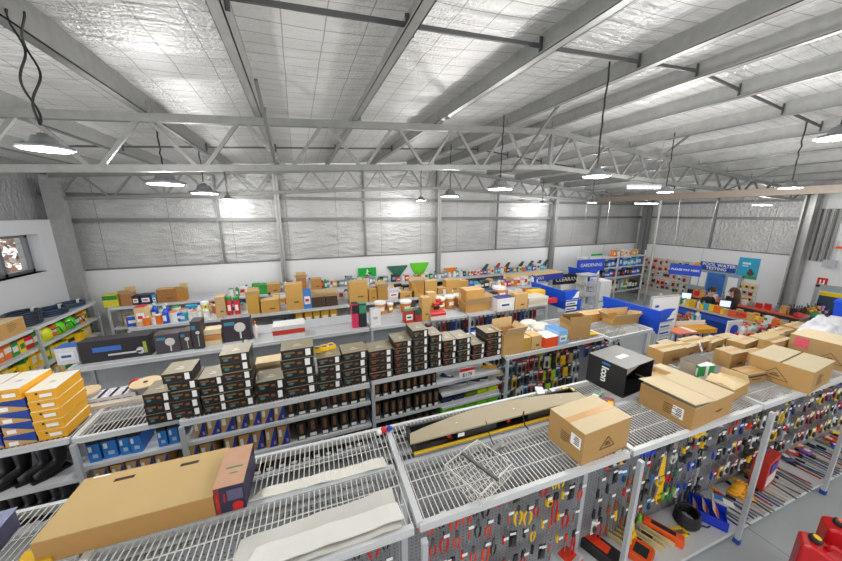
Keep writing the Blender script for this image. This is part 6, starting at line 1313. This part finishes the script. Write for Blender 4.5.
# potted purple and grey flowers near the right column
for k, (x, y, c, l) in enumerate(((13.3, 3.75, '#6a6258', 'dark leafy dried arrangement in front of the right column'), (13.5, 3.55, '#e8a01e', 'orange flower bunch beside the dried arrangement'), (14.0, 3.62, '#b48ad0', 'lilac flower bunch by the doorway'))):
    t = thing('flower_bunch', l, 'flowers', (x, y, 0)); MB().lathe([(0, 0), (.16, 0), (.2, .42), (0, .42)], 14).mk('pot', BLACK, t); t.scale = (.7, .7, 1.05); m2 = MB(); r = random.Random(k+70)
    for q in range(46):
        a_ = r.uniform(0, 6.28); rr = r.uniform(.05, .34); m2.tube([(0, 0, .4), (rr*.6*math.cos(a_), rr*.6*math.sin(a_), .62), (rr*math.cos(a_), rr*math.sin(a_), r.uniform(.65, .95))], .01, 4, rs=[.008, .012, .02])
    m2.mk('stems', mat('#4a4438' if k == 0 else '#4a6038', .7), t); m3 = MB()
    for q in range(26): a_ = r.uniform(0, 6.28); rr = r.uniform(.0, .32); m3.ell((rr*math.cos(a_), rr*math.sin(a_), r.uniform(.62, .95)), (.05, .05, .04), 7, 5)
    m3.mk('flower_heads', mat(c, .6), t)

# ------------------------------------------------------------------ checkout counter and staff
t = thing('checkout_counter', 'long checkout counter with deep blue front', 'counter', (9.85, 2.75, 0)); MB().box(0, .6, 0, 2.9, .0, 1.06).mk('counter_body', mat('#12358f', .45, name='deep_blue_laminate'), t); MB().box(-.05, .65, -.03, 2.93, 1.06, 1.1).mk('worktop', mat('#b9b4aa', .4), t); MB().box(-.004, 0, .0, 2.9, .88, 1.0).mk('pale_stripe', mat('#2f58c0', .45), t)
fill('the checkout counter', mixy+mixg+[('pack', R_, W_), ('pack', O_, W_), ('box', Q_, W_), ('pack', Y_, R_)], 2.8, 5.55, 9.95, 1.1, 26, 'impulse goods on the checkout counter', 70, 1.1, rot=1)
fill('the rear of the checkout counter', mix+mixy+[('pack', O_, W_)], 2.8, 5.55, 10.22, 1.1, 18, 'impulse goods on the checkout counter', 71, .9, rot=1, skip=(7, 8, 9, 13, 14, 15))
t = thing('red_notice', 'red notice card with dark lettering on the checkout front', 'notice', (9.88, 3.62, 1.12), R(-62)); MB().box(-.25, .25, -.01, .01, 0, .16).mk('card', mat('#e0523a', .5), t); text('SALE', .11, INK, t, (0, -.012, .08), (math.pi/2, 0, 0))
def monitor(x, y, rz, label):
    t = thing('pos_monitor', label, 'monitor', (x, y, 1.1), R(rz)); t.scale = (.68, .68, .75); MB().box(-.09, .09, -.07, .07, 0, .015).mk('base', BLACK, t); MB().box(-.02, .02, -.015, .015, .015, .17).mk('stand', BLACK, t); s = MB().box(-.17, .17, -.02, .02, .15, .40).mk('screen_case', BLACK, t); MB().box(-.15, .15, -.0225, -.02, .17, .385).mk('screen', mat('#b9c8e6', .3, noise=.1, emit=.8, name='lit_screen'), s)
monitor(10.2, 4.98, -55, 'checkout monitor with pale screen left of the seated person')
monitor(10.22, 4.12, -55, 'checkout monitor with pale screen before the long-haired person')
SKIN = mat('#c89a80', .55, noise=.04, name='skin'); BLK = mat('#1a1b1e', .8, noise=.15, name='black_cloth'); HAIR = mat('#2a1c14', .6, noise=.2, name='dark_hair'); HAIR2 = mat('#4a2c1a', .6, noise=.2, name='brown_hair')
def person(label, loc, rz, hair, long_hair, lean, head_down):
    t = thing('person', label, 'person', loc, R(rz))
    J = {'pelvis': (0, 0, .95), 'waist': (0, -lean*.25, 1.08), 'chest': (0, -lean*.7, 1.28), 'neck0': (0, -lean, 1.42), 'neck': (0, -lean*1.12-.01, 1.48), 'head0': (0, -lean*1.2-.03, 1.54), 'head': (0, -lean*1.3-.03, 1.63), 'crown': (0, -lean*1.35-.02, 1.70)}
    names = list(J); edges = [(names[i], names[i+1]) for i in range(len(names)-1)]
    rad = {'pelvis': .15, 'waist': .125, 'chest': .145, 'neck0': .085, 'neck': .055, 'head0': .075, 'head': .092, 'crown': .06}
    flat = {'pelvis': .7, 'waist': .7, 'chest': .65}
    for s, S_ in ((-1, 'l'), (1, 'r')):
        J.update({'sh'+S_: (.17*s, -lean*.85, 1.38), 'el'+S_: (.23*s, -lean*.85-.06, 1.12), 'wr'+S_: (.15*s, -lean-.28, 1.08), 'ha'+S_: (.12*s, -lean-.36, 1.07), 'hi'+S_: (.09*s, 0, .90), 'kn'+S_: (.1*s, -.02, .50), 'an'+S_: (.1*s, .02, .09), 'to'+S_: (.11*s, -.14, .05)})
        rad.update({'sh'+S_: .065, 'el'+S_: .045, 'wr'+S_: .032, 'ha'+S_: .036, 'hi'+S_: .10, 'kn'+S_: .065, 'an'+S_: .045, 'to'+S_: .04})
        edges += [('chest', 'sh'+S_), ('sh'+S_, 'el'+S_), ('el'+S_, 'wr'+S_), ('wr'+S_, 'ha'+S_), ('pelvis', 'hi'+S_), ('hi'+S_, 'kn'+S_), ('kn'+S_, 'an'+S_), ('an'+S_, 'to'+S_)]
        for q in range(5):
            f = 'f%d%s' % (q, S_); g = 'g%d%s' % (q, S_)
            off = (-.028+.018*q)*1.0; Lf = (.05, .075, .08, .075, .06)[q]
            J[f] = (.12*s+off*.7, -lean-.39-(.0 if q else -.02), 1.068); J[g] = (.12*s+off*1.1-(.02*s if q == 0 else 0), -lean-.39-Lf+(.02 if q == 0 else 0), 1.045)
            rad[f] = .010; rad[g] = .008; edges += [('ha'+S_, f), (f, g)]
    idx = {n_: i for i, n_ in enumerate(J)}
    me = bpy.data.meshes.new('body'); me.from_pydata([J[n_] for n_ in J], [(idx[a], idx[b]) for a, b in edges], []); o = bpy.data.objects.new('body', me); COL.objects.link(o)
    m = o.modifiers.new('skin', 'SKIN'); m.use_smooth_shade = True
    for n_, i in idx.items(): sv = me.skin_vertices[0].data[i]; sv.radius = (rad[n_], rad[n_]*flat.get(n_, 1)); sv.use_root = (n_ == 'pelvis')
    o.modifiers.new('sub', 'SUBSURF').render_levels = 2
    bpy.context.view_layer.update(); ev = bpy.data.meshes.new_from_object(o.evaluated_get(bpy.context.evaluated_depsgraph_get()))
    bpy.data.objects.remove(o); bo = bpy.data.objects.new('body', ev); COL.objects.link(bo); bo.parent = t
    ev.materials.clear(); ev.materials.append(SKIN); ev.materials.append(BLK)
    for p in ev.polygons:
        c = p.center; p.material_index = 1 if c.z < 1.43-0 and not (c.y < -lean-.25 and c.z > 1.0) else 0; p.use_smooth = True
    t.scale = (.9, .9, .9)
    hx, hy, hz = J['head']
    h = MB(); h.ell((hx, hy+.025, hz+.03), (.103, .112, .105), 14, 8)
    if long_hair: h.tube([(hx, hy+.08, hz), (hx+.02, hy+.11, hz-.14), (hx+.02, hy+.13, hz-.32), (hx, hy+.12, hz-.42)], .08, 10, rs=[.085, .09, .075, .03])
    h.mk('hair', hair, t, smooth=True)
    MB().ell((hx-.033, hy-.088, hz+.01), (.013, .008, .008), 8, 5).ell((hx+.033, hy-.088, hz+.01), (.013, .008, .008), 8, 5).mk('eyes', INK, t)
    MB().ell((hx, hy-.10, hz-.018), (.014, .02, .022), 8, 5).ell((hx-.09, hy, hz-.01), (.014, .02, .028), 8, 5).ell((hx+.09, hy, hz-.01), (.014, .02, .028), 8, 5).mk('nose_and_ears', SKIN, t, smooth=True); MB().ell((hx, hy-.085, hz-.052), (.024, .01, .006), 8, 4).mk('mouth', mat('#9a4a44', .5), t)
    return t
person('person in black with short dark hair leaning over the checkout', (10.84, 4.86, 0), -12, HAIR, False, .14, True)
person('person in black with long brown hair standing at the checkout', (11.30, 4.34, 0), 205, HAIR2, True, .06, False)
t = thing('back_bench', 'orange-topped dark bench behind the checkout staff', 'bench', (12.3, 3.4, 0)); MB().box(0, .6, 0, 2.8, .0, .84).mk('bench_body', mat('#2c2c2e', .5), t); MB().box(-.02, .62, -.02, 2.82, .84, .88).mk('worktop', mat('#c8603c', .5), t)
fill('the orange-topped bench', mix, 3.5, 6.1, 12.55, .88, 15, 'goods on the orange-topped bench', 72, 1.2, rot=1)

# promotional stand of sprays and clutter on low tables between the gondola and the counter
t = thing('promo_table', 'low white table of sprays and bottles beyond the brown cartons', 'table', (7.5, 2.6, 0)); MB().box(0, 2.2, 0, .75, .92, .96).mk('table_top', WHITE, t)
for x, y in ((.05, .05), (2.15, .05), (.05, .7), (2.15, .7)): MB().box(x-.025, x+.025, y-.025, y+.025, 0, .92).mk('leg', GREYP, t)
fill('the promotion table front row', [('bottle', W_, O_), ('bottle', W_, K_), ('bottle', S_, R_), ('box', Y_, W_), ('bottle', W_, B_), ('can', W_, R_)], 7.6, 9.6, 2.7, .962, 20, 'bottles on the promotion table', 73, 1.4)
fill('the promotion table middle row', [('bottle', W_, O_), ('bottle', K_, R_), ('can', S_, W_), ('box', K_, W_), ('bottle', W_, R_)], 7.6, 9.6, 2.88, .962, 20, 'bottles on the promotion table', 74, 1.4)
fill('the promotion table rear row', [('bottle', W_, G_), ('box', W_, B_), ('bottle', N_, W_), ('bottle', W_, O_)], 8.6, 9.65, 3.08, .962, 18, 'bottles on the promotion table', 75, 1.5)
t = thing('promo_table', 'narrow table of bottles before the deep blue counter', 'table', (7.9, 4.05, 0)); MB().box(0, 1.5, 0, .5, .86, .90).mk('table_top', WHITE, t)
for x, y in ((.05, .05), (1.45, .05), (.05, .45), (1.45, .45)): MB().box(x-.02, x+.02, y-.02, y+.02, 0, .86).mk('leg', GREYP, t)
fill('the narrow bottle table', [('bottle', W_, O_), ('bottle', W_, R_), ('box', Q_, G_), ('bottle', N_, O_)], 7.95, 9.35, 4.15, .902, 16, 'bottles on the narrow table', 76, 1.4)
t = thing('sign_header', 'white and blue header card standing on the promotion table', 'sign', (8.5, 3.2, .962), R(-10)); MB().box(-.2, .2, -.01, .01, 0, .42).mk('card', PAPER, t); MB().lathe([(0, 0), (.11, 0), (.11, .003), (0, .003)], 16, M=Matrix.Translation((0, -.011, .22)) @ Matrix.Rotation(math.pi/2, 4, 'X')).mk('blue_disc', BLUE, t)
t = thing('yellow_display', 'long yellow-fronted tray of packs beyond the brown cartons', 'display tray', (7.75, 3.66, 0), R(-14)); MB().box(0, .8, 0, .3, 1.0, 1.10).mk('tray_body', mat('#e8a41e', .5), t); MB().box(.0, .8, .28, .30, 1.10, 1.2).mk('header_card', PAPER, t)
for x in (.05, .75): MB().box(x-.025, x+.025, .1, .2, 0, 1.0).mk('leg', GREYP, t)
t = thing('price_board', 'salmon pink price board lying left of the yellow tray', 'board', (7.3, 3.55, 1.1), R(-8)); MB().box(0, .5, 0, .3, .0, .03).mk('board', mat('#ee8a6a', .5, noise=.1), t); MB().box(.38, .5, .0, .3, .03, .034).mk('white_end', PAPER, t)
for x in (.05, .45): MB().box(x-.02, x+.02, .12, .18, -1.1, 0).mk('leg', GREYP, t)
t = thing('banner_cloth', 'white printed banner draped on the table before the right column', 'banner', (10.5, 2.95, 0), R(-20)); MB().box(0, .7, 0, .04, .55, 1.05).mk('banner_sheet', PAPER, t); MB().box(.25, .6, -.004, -.0005, .75, .83).mk('red_print', RED, t); MB().box(.02, .06, .0, .04, 0, .55).box(.62, .66, 0, .04, 0, .55).mk('leg', GREYP, t)
t = thing('red_green_packs', 'red and green soft packs on the bench end by the column', 'packs', (12.35, 3.45, .88), R(20)); MB().ell((0, 0, .06), (.22, .1, .06), 10, 6).mk('red_pack', RED, t); MB().ell((.1, -.3, .09), (.16, .12, .09), 10, 6).mk('green_pack', mat('#1f8a5a', .5), t)
